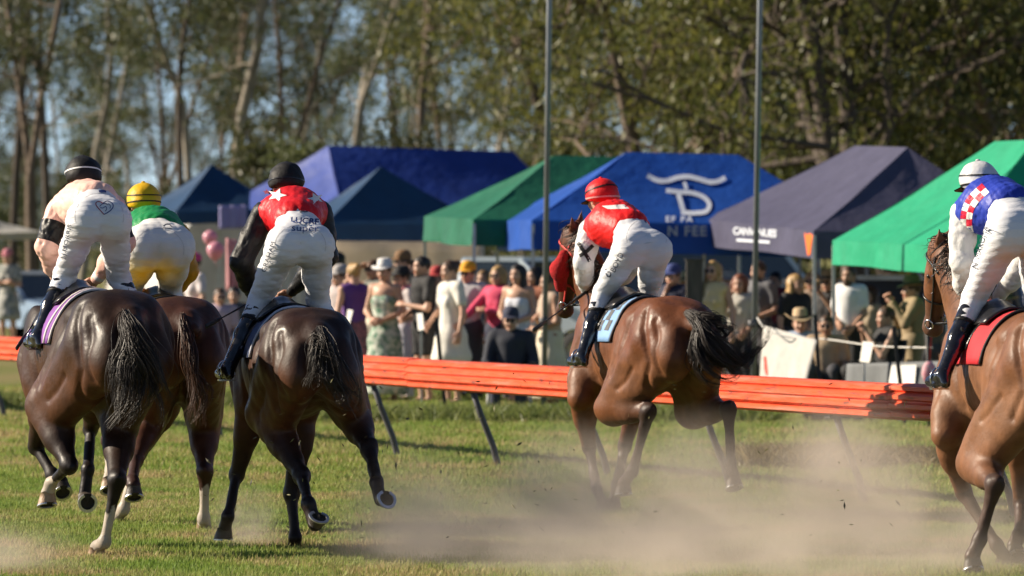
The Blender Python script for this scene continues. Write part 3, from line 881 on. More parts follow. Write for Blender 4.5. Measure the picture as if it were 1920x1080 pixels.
# ------------------------------------------------------------------ horses
class Frame:
    """local frame of a galloping horse: x forward, y left, z up, origin on the turf under the croup"""
    def __init__(s, x0, D, theta):
        t = math.radians(theta)
        s.o = Vector((gx(x0, D), D, 0)); s.F = Vector((-math.sin(t), math.cos(t), 0)); s.L = Vector((-math.cos(t), -math.sin(t), 0))
        s.rz = math.pi / 2 + t
    def J(s, x, y, fwd):
        """local point on the cross plane fwd metres ahead that lies on photo pixel (x, y)"""
        d = px(x, y, 100.0) - cam.location
        p0 = s.o + s.F * fwd
        t = (p0 - cam.location).dot(s.F) / d.dot(s.F)
        w = cam.location + d * t - s.o
        return np.array((w.dot(s.F), w.dot(s.L), w.z))
    def loc(s, w):
        w = Vector(w) - s.o
        return np.array((w.dot(s.F), w.dot(s.L), w.z))

def hide_mat(name, rough=0.46):
    m = pmat(name, (1, 1, 1), rough, 0.4, 9.0, 0.22, 26.0, spec=0.26, attr="col", bdist=0.014)
    nt = m.node_tree; b = nt.nodes["Principled BSDF"]; L = nt.links
    nz = _n(nt, 'ShaderNodeTexNoise'); nz.inputs['Scale'].default_value = 5.0; nz.inputs['Detail'].default_value = 5
    tc = [n for n in nt.nodes if n.bl_idname == 'ShaderNodeTexCoord'][0]
    L.new(tc.outputs['Object'], nz.inputs['Vector'])
    mr = _n(nt, 'ShaderNodeMapRange'); mr.inputs[1].default_value = 0.3; mr.inputs[2].default_value = 0.7; mr.inputs[3].default_value = rough - 0.08; mr.inputs[4].default_value = rough + 0.16
    L.new(nz.outputs['Fac'], mr.inputs[0]); L.new(mr.outputs[0], b.inputs['Roughness'])
    return m
M_HIDE = hide_mat("horse_coat")
M_HOOF = pmat("hoof_horn", (0.055, 0.043, 0.033), 0.55, 0.4, 30.0, 0.3, 90.0)
M_HOOFP = pmat("pale_hoof_horn", (0.36, 0.24, 0.15), 0.55, 0.3, 30.0, 0.3, 90.0)
M_SOLE = pmat("hoof_sole", (0.035, 0.030, 0.022), 0.9, 0.5, 40.0, 0.5, 60.0)
M_SHOE = pmat("aluminium_shoe", (0.62, 0.62, 0.64), 0.32, 0.25, 30.0, metal=0.85)
M_HAIR = {k: leaf_mat("horse_hair_" + k, c, c2, 0.0) for k, c, c2 in (('black', (.010, .008, .007), (.032, .021, .015)), ('brown', (.025, .011, .007), (.11, .045, .022)))}
for m_ in M_HAIR.values(): m_.node_tree.nodes["Principled BSDF"].inputs['Roughness'].default_value = .48; m_.node_tree.nodes["Principled BSDF"].inputs['Specular IOR Level'].default_value = .45
M_LEATHER = pmat("black_leather", (0.012, 0.011, 0.011), 0.3, 0.3, 30.0, 0.2, 80.0, spec=0.6)
M_STEEL = pmat("polished_steel", (0.6, 0.6, 0.62), 0.2, 0.1, 20.0, metal=1.0)

def lerp(a, b, t): return np.asarray(a, float) * (1 - t) + np.asarray(b, float) * t
def unit(v): v = np.asarray(v, float); return v / (np.linalg.norm(v) + 1e-12)

def hoof(root, C, S, sn, toe, pale, shod=True):
    """hoof between coronet C and sole centre S; sn = direction the sole faces; toe = direction of the toe"""
    sn = unit(sn); toe = unit(np.asarray(toe, float) - sn * np.dot(toe, sn)); side = np.cross(sn, toe)
    n = 22; mb = MB()
    def ring(c, r, zoff, heel):
        vs = []
        for j in range(n):
            a = 2 * math.pi * j / n; k = math.cos(a)
            fr = r * (1.0 if k > -0.2 else 1.0 + heel * (k + 0.2))
            vs.append(tuple(c + toe * (fr * k) + side * (r * 0.95 * math.sin(a)) + sn * (zoff * (0.5 + 0.5 * k))))
        return vs
    S = np.asarray(S, float); C = np.asarray(C, float)
    r0 = ring(C, 0.047, 0.0, 0.1); r1 = ring(lerp(C, S, 0.5) + toe * 0.008, 0.057, 0, 0.15); r2 = ring(S + toe * 0.012, 0.066, 0.0, 0.22)
    vs = r0 + r1 + r2
    fs = [(k * n + j, k * n + (j + 1) % n, (k + 1) * n + (j + 1) % n, (k + 1) * n + j) for k in range(2) for j in range(n)]
    fs.append(tuple(range(n)))
    mb.add(vs, fs, 0, True)
    wall = mb.build("hoof", M_HOOFP if pale else M_HOOF, root)
    sb = MB(); c = S + toe * 0.012
    rr = ring(c - sn * 0.001, 0.0655, 0, 0.22); inn = ring(c - sn * 0.012, 0.045, 0, 0.2); ctr = tuple(c - sn * 0.016)
    frog = tuple(c - toe * 0.03 - sn * 0.002)
    sb.add(rr + inn + [ctr, frog], [(j, (j + 1) % n, n + (j + 1) % n, n + j) for j in range(n)] + [(n + j, n + (j + 1) % n, 2 * n) for j in range(n)])
    sb.add([tuple(c - toe * 0.055 + side * 0.022), tuple(c - toe * 0.055 - side * 0.022), tuple(c + toe * 0.02 - sn * 0.004), frog], [(0, 3, 2), (3, 1, 2), (0, 1, 3)])
    sb.build("sole", M_SOLE, wall)
    if shod:
        hb = MB(); pts_o, pts_i = [], []
        m = 26
        for q in range(m + 1):
            a = math.radians(-150 + 300 * q / m); k = math.cos(a)
            ro = 0.069 * (1.0 if k > -0.2 else 1 + 0.22 * (k + 0.2)); ri = ro - 0.019
            for r_, lst in ((ro, pts_o), (ri, pts_i)):
                lst.append(c + toe * (r_ * k) + side * (r_ * 0.95 * math.sin(a)))
        vs = []
        for o_, i_ in zip(pts_o, pts_i): vs += [tuple(o_ + sn * 0.001), tuple(i_ + sn * 0.001), tuple(i_ + sn * 0.009), tuple(o_ + sn * 0.009)]
        fs = [(4 * q + a, 4 * q + 4 + a, 4 * q + 4 + (a + 1) % 4, 4 * q + (a + 1) % 4) for q in range(m) for a in range(4)] + [(0, 1, 2, 3), (4 * m + 3, 4 * m + 2, 4 * m + 1, 4 * m)]
        hb.add(vs, fs)
        hb.build("horseshoe", M_SHOE, wall)

def catmull(P, n):
    P = [np.asarray(p, float) for p in P]; out = []
    for i in range(len(P) - 1):
        p0, p1, p2, p3 = P[max(i - 1, 0)], P[i], P[i + 1], P[min(i + 2, len(P) - 1)]
        for k in range(n):
            t = k / n
            out.append(0.5 * ((2 * p1) + (p2 - p0) * t + (2 * p0 - 5 * p1 + 4 * p2 - p3) * t * t + (3 * p1 - p0 - 3 * p2 + p3) * t ** 3))
    out.append(P[-1]); return np.array(out)

def hair(name, guides, N, spread0, spread1, rad, mat, parent, seed=0, wild=0.05, lmin=0.55, core=0.0):
    """strands following one of the guide curves, spreading from root to tip"""
    r = np.random.default_rng(seed); V, Fc, o = [], [], 0
    G = []
    for q in range(max(len(guides) * 5, 10)):          # locks of hair that move together
        g = catmull(guides[q % len(guides)], 6); tl = np.linspace(0, 1, len(g))[:, None]
        off = unit(r.normal(size=3)) * r.uniform(.1, 1.1)
        g = g + off * (spread0 * .5 + (spread1 - spread0) * tl) + wild * tl * np.sin(r.uniform(2, 5, 3) * tl * 2.2 + r.uniform(0, 6.28, 3))
        G.append(g)
    for k in range(N):
        g = G[r.integers(len(G))]; n = len(g)
        Lc = r.uniform(lmin, 1.0); m = max(5, int(n * Lc)); pts = g[:m].copy()
        t = np.linspace(0, m / n, m)[:, None]
        off = unit(r.normal(size=3)) * abs(r.normal()) * 0.75
        pts += off * (spread0 * .6 + .30 * (spread1 - spread0) * np.sin(np.pi * np.clip(t, 0, 1)) + .12 * spread1 * t)
        ph, fr = r.uniform(0, 6.28, 3), r.uniform(2, 6, 3)
        pts += .22 * wild * t * np.sin(fr * t * 3 + ph) * (r.uniform(0.2, 1.3) if r.random() > .08 else 3.0)
        tn = np.gradient(pts, axis=0); tn /= np.linalg.norm(tn, axis=1)[:, None] + 1e-9
        u = np.cross(tn, r.normal(size=3)); u /= np.linalg.norm(u, axis=1)[:, None] + 1e-9
        w = np.cross(tn, u); rr = rad * r.uniform(0.6, 1.4) * np.clip(1.15 - np.linspace(0, 1, m) ** 2, 0.12, 1)[:, None]
        ring = np.stack([pts + u * rr, pts - u * rr * .5 + w * rr * .87, pts - u * rr * .5 - w * rr * .87], 1).reshape(-1, 3)
        V.append(ring)
        a = np.arange(m - 1)[:, None] * 3
        for j in range(3):
            Fc.append(o + np.concatenate([a + j, a + (j + 1) % 3, a + 3 + (j + 1) % 3, a + 3 + j], 1))
        o += m * 3
    me = np_mesh(name, np.concatenate(V), np.concatenate(Fc))
    return obj(name, me, mat, parent)

HORSES = {}
def build_horse(key, label, fr, k, legs, neck, coat, socks, tails, hairmat, tailN=240, mane=False, ntail=None, h=0.0145, seed=0, tspread=0.13, twild=0.06):
    """k scales the trunk; legs = {'LH','RH','LF','RF'}: joints from photo; neck = (poll, muzzle) local points"""
    s = SDF(h); K = lambda x, y, z: (x * k, y * k, z * k)
    E = lambda x, y, z, rx, ry, rz, kk=0.07, R=None: s.ell(K(x, y, z), np.array((rx, ry, rz)) * k, R, kk)
    # trunk
    E(0.60, 0, 1.22, 0.58, 0.295, 0.35, 0.1)
    E(1.02, 0, 1.19, 0.36, 0.245, 0.36, 0.12)
    E(0.30, 0, 1.30, 0.42, 0.27, 0.27, 0.1)
    s.cap(K(0.0, 0, 1.44), K(0.75, 0, 1.375), 0.155 * k, 0.15 * k, 0.12)
    E(0.98, 0, 1.46, 0.30, 0.085, 0.15, 0.12)
    E(-0.04, 0, 1.36, 0.33, 0.25, 0.235, 0.1)
    for sg in (1, -1):
        E(-0.03, 0.135 * sg, 1.385, 0.29, 0.155, 0.205, 0.06, np.array(Matrix.Rotation(-0.25, 3, 'Y')))
        E(0.20, 0.225 * sg, 1.44, 0.075, 0.05, 0.06, 0.07)
        E(-0.31, 0.12 * sg, 1.22, 0.115, 0.115, 0.20, 0.06)
        E(1.10, 0.185 * sg, 1.22, 0.19, 0.085, 0.30, 0.08, np.array(Matrix.Rotation(0.35, 3, 'Y')))
    s.cap(K(-0.30, 0, 1.44), K(-0.44, 0, 1.40), 0.075 * k, 0.045 * k, 0.07)
    # hind legs
    paint = []
    for nm, sg in (('LH', 1), ('RH', -1)):
        lg = legs.get(nm)
        if lg is None: continue
        st, hk, ft, co, so = lg['stifle'], lg['hock'], lg['fet'], lg['cor'], lg['sole']
        hip = np.array(K(-0.03, 0.155 * sg, 1.27)); but = np.array(K(-0.31, 0.12 * sg, 1.18)); flank = np.array(K(0.22, 0.19 * sg, 1.25))
        s.cap(hip, st, 0.185 * k, 0.115 * k, 0.09)
        s.cap(flank, st, 0.13 * k, 0.10 * k, 0.10)
        s.cap(but, lerp(st, hk, 0.30), 0.125 * k, 0.082 * k, 0.06)
        s.cap(lerp(but, hip, .4), lerp(st, hk, 0.2), 0.14 * k, 0.09 * k, 0.07)
        s.cap(st, lerp(st, hk, 0.55), 0.116 * k, 0.090 * k, 0.05)
        s.cap(lerp(st, hk, 0.45), hk, 0.092 * k, 0.050 * k, 0.04)
        gd = unit(hk - st); cd = unit(ft - hk); back = unit(gd - cd + 1e-4)
        if np.dot(back, (-1, 0, 0.3)) < 0: back = unit(np.array((-1.0, 0, 0.4)))
        poh = hk + back * 0.052
        s.cap(lerp(st, hk, 0.62) + back * 0.035, poh, 0.022, 0.023, 0.02)
        s.cap(poh, hk, 0.030, 0.044, 0.02)
        s.ell(hk, (0.054, 0.047, 0.064), None, 0.025)
        s.cap(hk, lerp(hk, ft, .25), 0.050, 0.038, 0.03)
        s.cap(hk, ft, 0.037, 0.033, 0.02)
        s.cap(lerp(poh, hk, .5) + cd * 0.05, ft + back * 0.018, 0.024, 0.022, 0.014)
        s.ell(ft, (0.047, 0.043, 0.047), None, 0.022)
        s.cap(ft + back * 0.02, ft + back * 0.028 + cd * .012, 0.022, 0.016, 0.02)
        s.cap(ft, co, 0.037, 0.046, 0.022)
        paint.append((nm, hk, ft, co, st))
    for nm, sg in (('LF', 1), ('RF', -1)):
        lg = legs.get(nm)
        if lg is None: continue
        el, kn, ft, co, so = lg.get('elbow', np.array(K(0.98, 0.17 * sg, 0.96))), lg['knee'], lg['fet'], lg['cor'], lg['sole']
        sh = np.array(K(1.18, 0.17 * sg, 1.16))
        s.cap(sh, el, 0.125 * k, 0.10 * k, 0.08)
        s.cap(lerp(sh, el, .6), lerp(el, kn, .45), 0.110 * k, 0.082 * k, 0.06)
        s.cap(lerp(el, kn, .3), kn, 0.086 * k, 0.048 * k, 0.04)
        s.ell(kn, (0.053, 0.050, 0.062), None, 0.022)
        s.cap(kn, ft, 0.039, 0.033, 0.02)
        bk = unit(np.array((-1.0, 0, 0.1)) - unit(ft - kn) * np.dot((-1.0, 0, 0.1), unit(ft - kn)))
        s.cap(kn + bk * .024, ft + bk * .020, 0.024, 0.022, 0.014)
        s.ell(ft, (0.046, 0.042, 0.046), None, 0.022)
        s.cap(ft + bk * .018, ft + bk * .026, 0.021, 0.016, 0.02)
        s.cap(ft, co, 0.036, 0.045, 0.022)
        paint.append((nm, kn, ft, co, el))
    # neck and head
    poll, muz = np.asarray(neck[0], float), np.asarray(neck[1], float)
    nb1, nb2 = np.array(K(1.02, 0, 1.42)), np.array(K(1.22, 0, 1.22))
    side = unit(np.cross(poll - nb1, (0, 0, 1)))
    s.cap(nb1, poll - unit(poll - nb1) * 0.04, 0.17 * k, 0.095, 0.12, (side, 0.62))
    s.cap(nb2, lerp(nb2, poll, 0.85), 0.18 * k, 0.10, 0.12, (side, 0.66))
    hd = unit(muz - poll); fwdh = neck[2] if len(neck) > 2 else np.array((1.0, 0, 0.0))
    fwdh = unit(fwdh - hd * np.dot(fwdh, hd)); hs = np.cross(hd, fwdh)
    s.cap(poll + hd * .03, lerp(poll, muz, .45), 0.105, 0.085, 0.06, (hs, 0.82))
    s.cap(lerp(poll, muz, .35) + fwdh * .015, muz - hd * .05, 0.082, 0.056, 0.05, (hs, 0.80))
    s.ell(lerp(poll, muz, .28) - fwdh * .055, (0.10, 0.062, 0.10), np.stack([hd, hs, fwdh], 1), 0.05)
    s.ell(muz - hd * .035, (0.06, 0.055, 0.062), np.stack([hd, hs, fwdh], 1), 0.04)
    for sg in (1, -1):
        s.ell(muz - hd * .02 + hs * .034 * sg + fwdh * .02, (0.03, 0.016, 0.03), np.stack([hd, hs, fwdh], 1), 0.02)
        s.ell(lerp(poll, muz, .30) + hs * .068 * sg + fwdh * .035, (0.045, 0.022, 0.03), np.stack([hd, hs, fwdh], 1), 0.025)
        eb = poll + hs * .045 * sg - hd * .01
        et = eb - hd * .16 + hs * .035 * sg + fwdh * 0.02
        s.cap(eb, lerp(eb, et, .45), 0.030, 0.033, 0.02, (fwdh, 0.6))
        s.cap(lerp(eb, et, .45), et, 0.031, 0.006, 0.012, (fwdh, 0.6))
    V, Fq = s.arrays(wobble(0.0035, 16, seed))
    me = np_mesh("body", V, Fq)
    nrm_ = np.empty(len(V) * 3, np.float32); me.vertices.foreach_get("normal", nrm_); nrm_ = nrm_.reshape(-1, 3)
    disp = np.zeros(len(V)); Q = np.stack([V[:, 0] / k, V[:, 2] / k], 1)
    for line, dep, wid in (([(-.08, 1.52), (-.17, 1.34), (-.21, 1.14), (-.10, .97)], .020, .026), ([(.10, 1.46), (.16, 1.25), (.32, 1.04)], .016, .03), ([(.24, 1.40), (.27, 1.2), (.40, 1.02)], .020, .04),
                           ([(-.22, 1.45), (-.29, 1.3), (-.30, 1.08)], .012, .022), ([(.90, 1.46), (.93, 1.24), (.86, 1.02)], .018, .03), ([(1.02, 1.4), (1.12, 1.22), (1.08, 1.02)], .012, .025), ([(.0, 1.1), (.12, 1.0), (.22, .95)], .012, .02)):
        dm_ = np.full(len(V), 9.0)
        for a, b in zip(line[:-1], line[1:]): dm_ = np.minimum(dm_, seg_t(Q, a, b)[1])
        disp -= dep * np.exp(-(dm_ / wid) ** 2)
    for i_ in range(9): disp += .0035 * np.exp(-((Q[:, 0] - (.36 + .055 * i_)) / .017) ** 2) * (np.abs(Q[:, 1] - 1.2) < .2)
    disp *= np.clip((np.abs(V[:, 1]) - .05) / .06, 0, 1) * (Q[:, 1] > .93)
    V = V + nrm_ * disp[:, None]; me.vertices.foreach_set("co", V.astype(np.float32).ravel()); me.update()
    # coat colours per vertex
    body, dark, tan, white = (np.array(c) for c in (coat['body'], coat['dark'], coat['tan'], (0.50, 0.43, 0.35)))
    n = len(V); r = wobble(0.5, 5, seed + 3)(V[:, 0], V[:, 1], V[:, 2])
    t = np.clip(0.35 + r * 0.5 + (V[:, 2] / k - 1.35) * coat.get('top', 1.6), 0, 1)[:, None]
    C = body * (1 - t) + dark * t
    tt = np.clip(1.2 - np.abs(V[:, 2] / k - 0.98) * 4 + r * .4, 0, 1)[:, None] * np.clip(1.3 - np.abs(V[:, 1]) * 1.2, 0, 1)[:, None]
    C = C * (1 - 0.55 * tt) + tan * 0.55 * tt
    for nm, jt, ft, co, up in paint:
        ta, da = seg_t(V, jt, ft); tb, db = seg_t(V, ft, co); tu, du = seg_t(V, up, jt)
        m = du < 0.13
        fade = np.clip((tu - 0.35) * 1.9, 0, 1)[:, None] * coat.get('points', 1.0)
        C = np.where((m & (du < da) & (du < db))[:, None], C * (1 - fade) + coat['leg'] * fade, C)
        low = (np.minimum(da, db) < 0.085) & (np.minimum(da, db) <= du + 0.01)
        C = np.where(low[:, None], np.array(coat['leg'])[None, :] * np.ones((n, 1)), C)
        sk = socks.get(nm, 0)
        if sk:
            hgt = np.where(da < db, 1 - ta, -tb)     # 1 at the knee or hock, 0 at the fetlock, -1 at the coronet
            C = np.where((low & (hgt < sk + 0.08 * np.sin(V[:, 1] * 90)))[:, None], white, C)
    hm = np.clip(1 - seg_t(V, poll, muz)[1] * 5, 0, 1)[:, None] * np.clip((seg_t(V, poll, muz)[0] - .55) * 3, 0, 1)[:, None]
    C = C * (1 - hm) + np.array(coat['leg']) * 1.4 * hm
    set_col(me, C)
    root = empty("race_horse", fr.o, fr.rz, label, "horse", "race horses on the turf")
    bo = obj("body", me, M_HIDE, root)
    for nm, lg in legs.items():
        hoof(root, lg['cor'], lg['sole'], lg.get('sn', (0, 0, -1)), lg.get('toe', (1, 0, 0)), socks.get(nm, 0) != 0 and coat.get('palehoof', True))
    if tails: hair("tail", tails, int(tailN * 2.0), 0.018, tspread * 1.2, 0.0026, hairmat, root, seed, twild * 1.2)
    if mane:
        gs = []
        up = unit(np.cross(side, poll - nb1)); up = up if up[2] > 0 else -up
        for q in np.linspace(0.05, 1.0, 14):
            b = lerp(nb1, poll, q) + up * (0.15 * k * (1 - q) + 0.085 * q)
            gs.append([b, b - side * 0.05 + (0, 0, .01), b - side * 0.10 - up * 0.06, b - side * .11 - up * .16])
        hair("mane", gs, 260, 0.02, 0.05, 0.0035, hairmat, root, seed + 5, 0.04)
    for sg in (1, -1):
        ev = MB(); c = lerp(poll, muz, .30) + hs * .084 * sg + fwdh * .035
        ev.lathe([(0.0, -.016), (.012, -.011), (.016, 0), (.012, .011), (0, .016)], c, 12)
        ev.build("eye", M_LEATHER, root)
    HORSES[key] = dict(fr=fr, k=k, bvh=bvh_of(me), root=root, poll=poll, muz=muz, hd=hd, hs=hs, fwdh=fwdh, me=me)
    return root

def leg_h(fr, st, hk, ft, hf, sn=(0, 0, -1), toe=(1, 0, 0)):
    a = [fr.J(*q) for q in (st, hk, ft, hf)]
    sole = a[3]; sn_ = unit(sn)
    cor = sole - sn_ * 0.072 - unit(toe) * 0.012
    return dict(stifle=a[0], hock=a[1], fet=a[2], cor=cor, sole=sole, sn=sn, toe=toe)
def leg_f(fr, kn, ft, hf, sn=(0, 0, -1), toe=(1, 0, 0), elbow=None):
    a = [fr.J(*q) for q in (kn, ft, hf)]; sole = a[2]; sn_ = unit(sn)
    d = dict(knee=a[0], fet=a[1], cor=sole - sn_ * 0.072 - unit(toe) * 0.012, sole=sole, sn=sn, toe=toe)
    if elbow: d['elbow'] = fr.J(*elbow)
    return d

SEAL = dict(body=(0.046, 0.018, 0.008), dark=(0.012, 0.0070, 0.0055), tan=(0.13, 0.045, 0.014), leg=(0.014, 0.009, 0.008), points=0.8)
BAYR = dict(body=(0.085, 0.028, 0.012), dark=(0.045, 0.015, 0.008), tan=(0.12, 0.045, 0.018), leg=(0.05, 0.02, 0.013), points=0.35)
DBAY = dict(body=(0.056, 0.021, 0.010), dark=(0.020, 0.0095, 0.007), tan=(0.16, 0.055, 0.02), leg=(0.020, 0.011, 0.009), points=0.9)
BAY = dict(body=(0.19, 0.062, 0.022), dark=(0.12, 0.040, 0.017), tan=(0.22, 0.10, 0.045), leg=(0.045, 0.024, 0.018), points=0.6, top=0.6)
LBAY = dict(body=(0.22, 0.095, 0.042), dark=(0.17, 0.065, 0.028), tan=(0.26, 0.13, 0.065), leg=(0.075, 0.042, 0.03), points=0.45, top=0.4)

# dark seal brown horse, far left
f1 = Frame(220, 35.9, 20)
build_horse('h1', "dark brown horse with white hind pasterns under the peach jockey", f1, 1.055, {
    'LH': leg_h(f1, (88, 762, .52), (130, 872, .12), (96, 906, .42), (90, 945, .44), (-.35, 0, -1), (1, .2, -.3)),
    'RH': leg_h(f1, (225, 775, .42), (220, 900, -.22), (196, 1016, -.12), (181, 1047, -.02)),
    'LF': leg_f(f1, (68, 838, 1.48), (98, 890, 1.28), (118, 920, 1.16), (-.8, 0, -.6), (.5, 0, -.8)),
    'RF': leg_f(f1, (170, 806, 1.30), (165, 880, 1.05), (164, 938, .96), (-.97, 0, -.12), (.1, 0, -1))},
    (np.array((1.88, -.22, 1.46)), np.array((2.32, -.34, 1.14)), np.array((.6, 0, .8))), SEAL, {'LH': .35, 'RH': .55}, [
        [f1.J(236, 585, -.40), f1.J(244, 610, -.50), f1.J(268, 645, -.58), f1.J(296, 690, -.6), f1.J(304, 735, -.58), f1.J(322, 775, -.55)],
        [f1.J(236, 585, -.40), f1.J(240, 615, -.50), f1.J(252, 665, -.56), f1.J(252, 720, -.56), f1.J(240, 770, -.54), f1.J(248, 800, -.52)],
        [f1.J(236, 585, -.40), f1.J(238, 618, -.49), f1.J(240, 660, -.55), f1.J(232, 700, -.56), f1.J(228, 740, -.55), f1.J(232, 772, -.53)]],
    M_HAIR['black'], 330, seed=1, tspread=0.10)

# red bay horse behind it
f2 = Frame(338, 38.8, 14)
build_horse('h2', "reddish bay horse with white stockings under the green and yellow jockey", f2, 1.01, {
    'LH': leg_h(f2, (285, 770, .40), (254, 862, -.12), (248, 903, -.42), (252, 930, -.50), (-.5, 0, -.85), (.8, 0, -.5)),
    'RH': leg_h(f2, (382, 775, .45), (384, 884, .08), (382, 972, .16), (382, 1000, .26)),
    'LF': leg_f(f2, (203, 826, 1.55), (207, 880, 1.35), (205, 916, 1.25), (-.6, 0, -.8), (.8, 0, -.6)),
    'RF': leg_f(f2, (262, 850, 1.35), (232, 955, 1.42), (216, 992, 1.55))},
    (np.array((1.9, .02, 1.62)), np.array((2.35, .02, 1.30)), np.array((.6, 0, .8))), BAYR, {'RH': .7, 'LF': .75, 'RF': .8}, [
        [f2.J(343, 590, -.38), f2.J(350, 622, -.50), f2.J(362, 680, -.56), f2.J(372, 740, -.55), f2.J(352, 800, -.52)],
        [f2.J(343, 590, -.38), f2.J(350, 628, -.50), f2.J(358, 690, -.55), f2.J(378, 740, -.55), f2.J(366, 790, -.52)]],
    M_HAIR['brown'], 220, seed=2, tspread=0.06, twild=0.04)

# dark bay horse under the red jockey
f3 = Frame(580, 35.9, 13.5)
build_horse('h3', "dark bay horse with upturned shod hooves under the red starred jockey", f3, 0.985, {
    'LH': leg_h(f3, (500, 775, .42), (566, 893, -.22), (578, 945, -.52), (597, 968, -.62), (-.55, -.15, .80), (-.75, 0, -.6)),
    'RH': leg_h(f3, (655, 765, .35), (692, 842, -.15), (706, 905, -.42), (724, 932, -.55), (-.85, -.25, .42), (-.4, 0, -.9)),
    'LF': leg_f(f3, (444, 890, 1.15), (428, 968, 1.02), (420, 1010, 1.10), (0, 0, -1), (1, .2, 0)),
    'RF': leg_f(f3, (547, 925, 1.05), (553, 1008, .98), (552, 1046, 1.05), (-.2, 0, -1), (1, 0, -.2))},
    (np.array((1.85, -.12, 1.46)), np.array((2.28, -.20, 1.14)), np.array((.6, 0, .8))), DBAY, {}, [
        [f3.J(600, 615, -.38), f3.J(608, 640, -.50), f3.J(628, 690, -.55), f3.J(645, 740, -.55), f3.J(652, 785, -.53)],
        [f3.J(600, 615, -.38), f3.J(606, 645, -.50), f3.J(618, 700, -.54), f3.J(630, 745, -.54), f3.J(640, 770, -.53)],
        [f3.J(598, 615, -.38), f3.J(600, 640, -.48), f3.J(612, 672, -.52), f3.J(640, 700, -.54)],
        [f3.J(598, 618, -.38), f3.J(598, 650, -.47), f3.J(590, 700, -.50), f3.J(583, 735, -.50)]],
    M_HAIR['black'], 240, seed=3, tspread=0.07, twild=0.05)

# bay horse in the middle
f4 = Frame(1262, 40.7, 22)
build_horse('h4', "bay horse with red cheek pieces under the red and white jockey", f4, 1.0, {
    'LH': leg_h(f4, (1150, 765, .50), (1216, 772, -.02), (1186, 885, .22), (1170, 925, .34), (-.25, 0, -1), (1, 0, -.2)),
    'RH': leg_h(f4, (1300, 770, .30), (1366, 768, -.32), (1370, 868, -.30), (1378, 912, -.34), (-.5, 0, -.9), (.8, 0, -.5)),
    'LF': leg_f(f4, (1105, 838, 1.25), (1118, 915, 1.12), (1130, 962, 1.14), (-.1, 0, -1), (1, 0, 0), (1090, 745, 1.0)),
    'RF': leg_f(f4, (1172, 835, 1.20), (1156, 912, 1.12), (1150, 955, 1.14), (0, 0, -1), (1, 0, 0))},
    (f4.J(1080, 440, 1.62), f4.J(1058, 588, 1.92), np.array((.75, .65, 0.15))), BAY, {}, [
        [f4.J(1290, 590, -.36), f4.J(1318, 602, -.52), f4.J(1345, 640, -.60), f4.J(1380, 668, -.60), f4.J(1414, 640, -.58), f4.J(1420, 615, -.56)],
        [f4.J(1290, 590, -.36), f4.J(1312, 612, -.52), f4.J(1330, 655, -.60), f4.J(1370, 690, -.60), f4.J(1408, 665, -.58), f4.J(1416, 635, -.56)],
        [f4.J(1286, 585, -.36), f4.J(1305, 610, -.50), f4.J(1312, 660, -.56), f4.J(1340, 700, -.58), f4.J(1385, 690, -.58)],
        [f4.J(1292, 585, -.36), f4.J(1330, 600, -.52), f4.J(1352, 630, -.58), f4.J(1365, 612, -.58)]],
    M_HAIR['black'], 460, mane=True, seed=4, tspread=0.055, twild=0.07)

# lighter bay horse cut by the right edge
f5 = Frame(1975, 33.9, 17)
build_horse('h5', "light bay horse with red saddle cloth cut by the right edge", f5, 0.985, {
    'LH': leg_h(f5, (1835, 868, .45), (1866, 908, -.02), (1838, 1012, .05), (1826, 1066, .02), (-.5, 0, -.85), (.8, 0, -.5)),
    'RH': leg_h(f5, (2010, 830, .45), (2040, 930, -.20), (2030, 1040, -.1), (2020, 1085, 0)),
    'LF': leg_f(f5, (1806, 922, 1.20), (1868, 1022, .98), (1882, 1066, 1.0), (-.1, 0, -1), (1, 0, 0), (1775, 815, .98)),
    'RF': leg_f(f5, (1915, 940, 1.25), (1912, 1005, 1.05), (1908, 1040, .98), (-.8, 0, -.5), (.5, 0, -.8))},
    (f5.J(1772, 466, 1.62), f5.J(1748, 622, 1.92), np.array((.8, .55, 0.12))), LBAY, {}, [
        [f5.J(2000, 612, -.36), f5.J(2010, 640, -.50), f5.J(2020, 720, -.54), f5.J(2025, 800, -.52)]],
    M_HAIR['black'], 160, mane=True, seed=5)
# ------------------------------------------------------------------ human kit (head, hands)
def _head():
    s = SDF(0.0085)
    s.ell((-.005, 0, .035), (.100, .077, .094), None, .03).ell((.03, 0, -.05), (.062, .056, .062), None, .04).ell((.042, 0, -.008), (.056, .060, .085), None, .03)
    s.cap((.092, 0, .012), (.112, 0, -.026), .010, .015, .012).cap((.085, -.034, .030), (.085, .034, .030), .012, .012, .02)
    for q in (1, -1):
        s.ell((.104, .031 * q, .010), (.018, .017, .011), None, .012, 's')
        s.ell((.078, .038 * q, -.028), (.024, .022, .022), None, .02)
        s.ell((-.005, .080 * q, -.008), (.020, .009, .032), None, .008)
        s.ell((.088, .031 * q, .009), (.012, .013, .011), None, .006)
    s.ell((.094, 0, -.060), (.014, .025, .009), None, .01).ell((.080, 0, -.094), (.022, .026, .020), None, .02)
    s.cap((-.02, 0, -.05), (-.035, 0, -.15), .058, .062, .03)
    V, F = s.arrays()
    eye = np.minimum(np.linalg.norm(V - (.098, .031, .009), axis=1), np.linalg.norm(V - (.098, -.031, .009), axis=1)) < .0125
    lip = (np.abs(V[:, 2] + .060) < .011) & (V[:, 0] > .085) & (np.abs(V[:, 1]) < .027)
    brow = (np.abs(V[:, 2] - .033) < .007) & (V[:, 0] > .07) & (np.abs(np.abs(V[:, 1]) - .03) < .022)
    tint = np.ones((len(V), 3)); tint[eye] = (.16, .13, .12); tint[lip] = (.85, .48, .45); tint[brow] = (.42, .36, .32)
    return V, F, tint
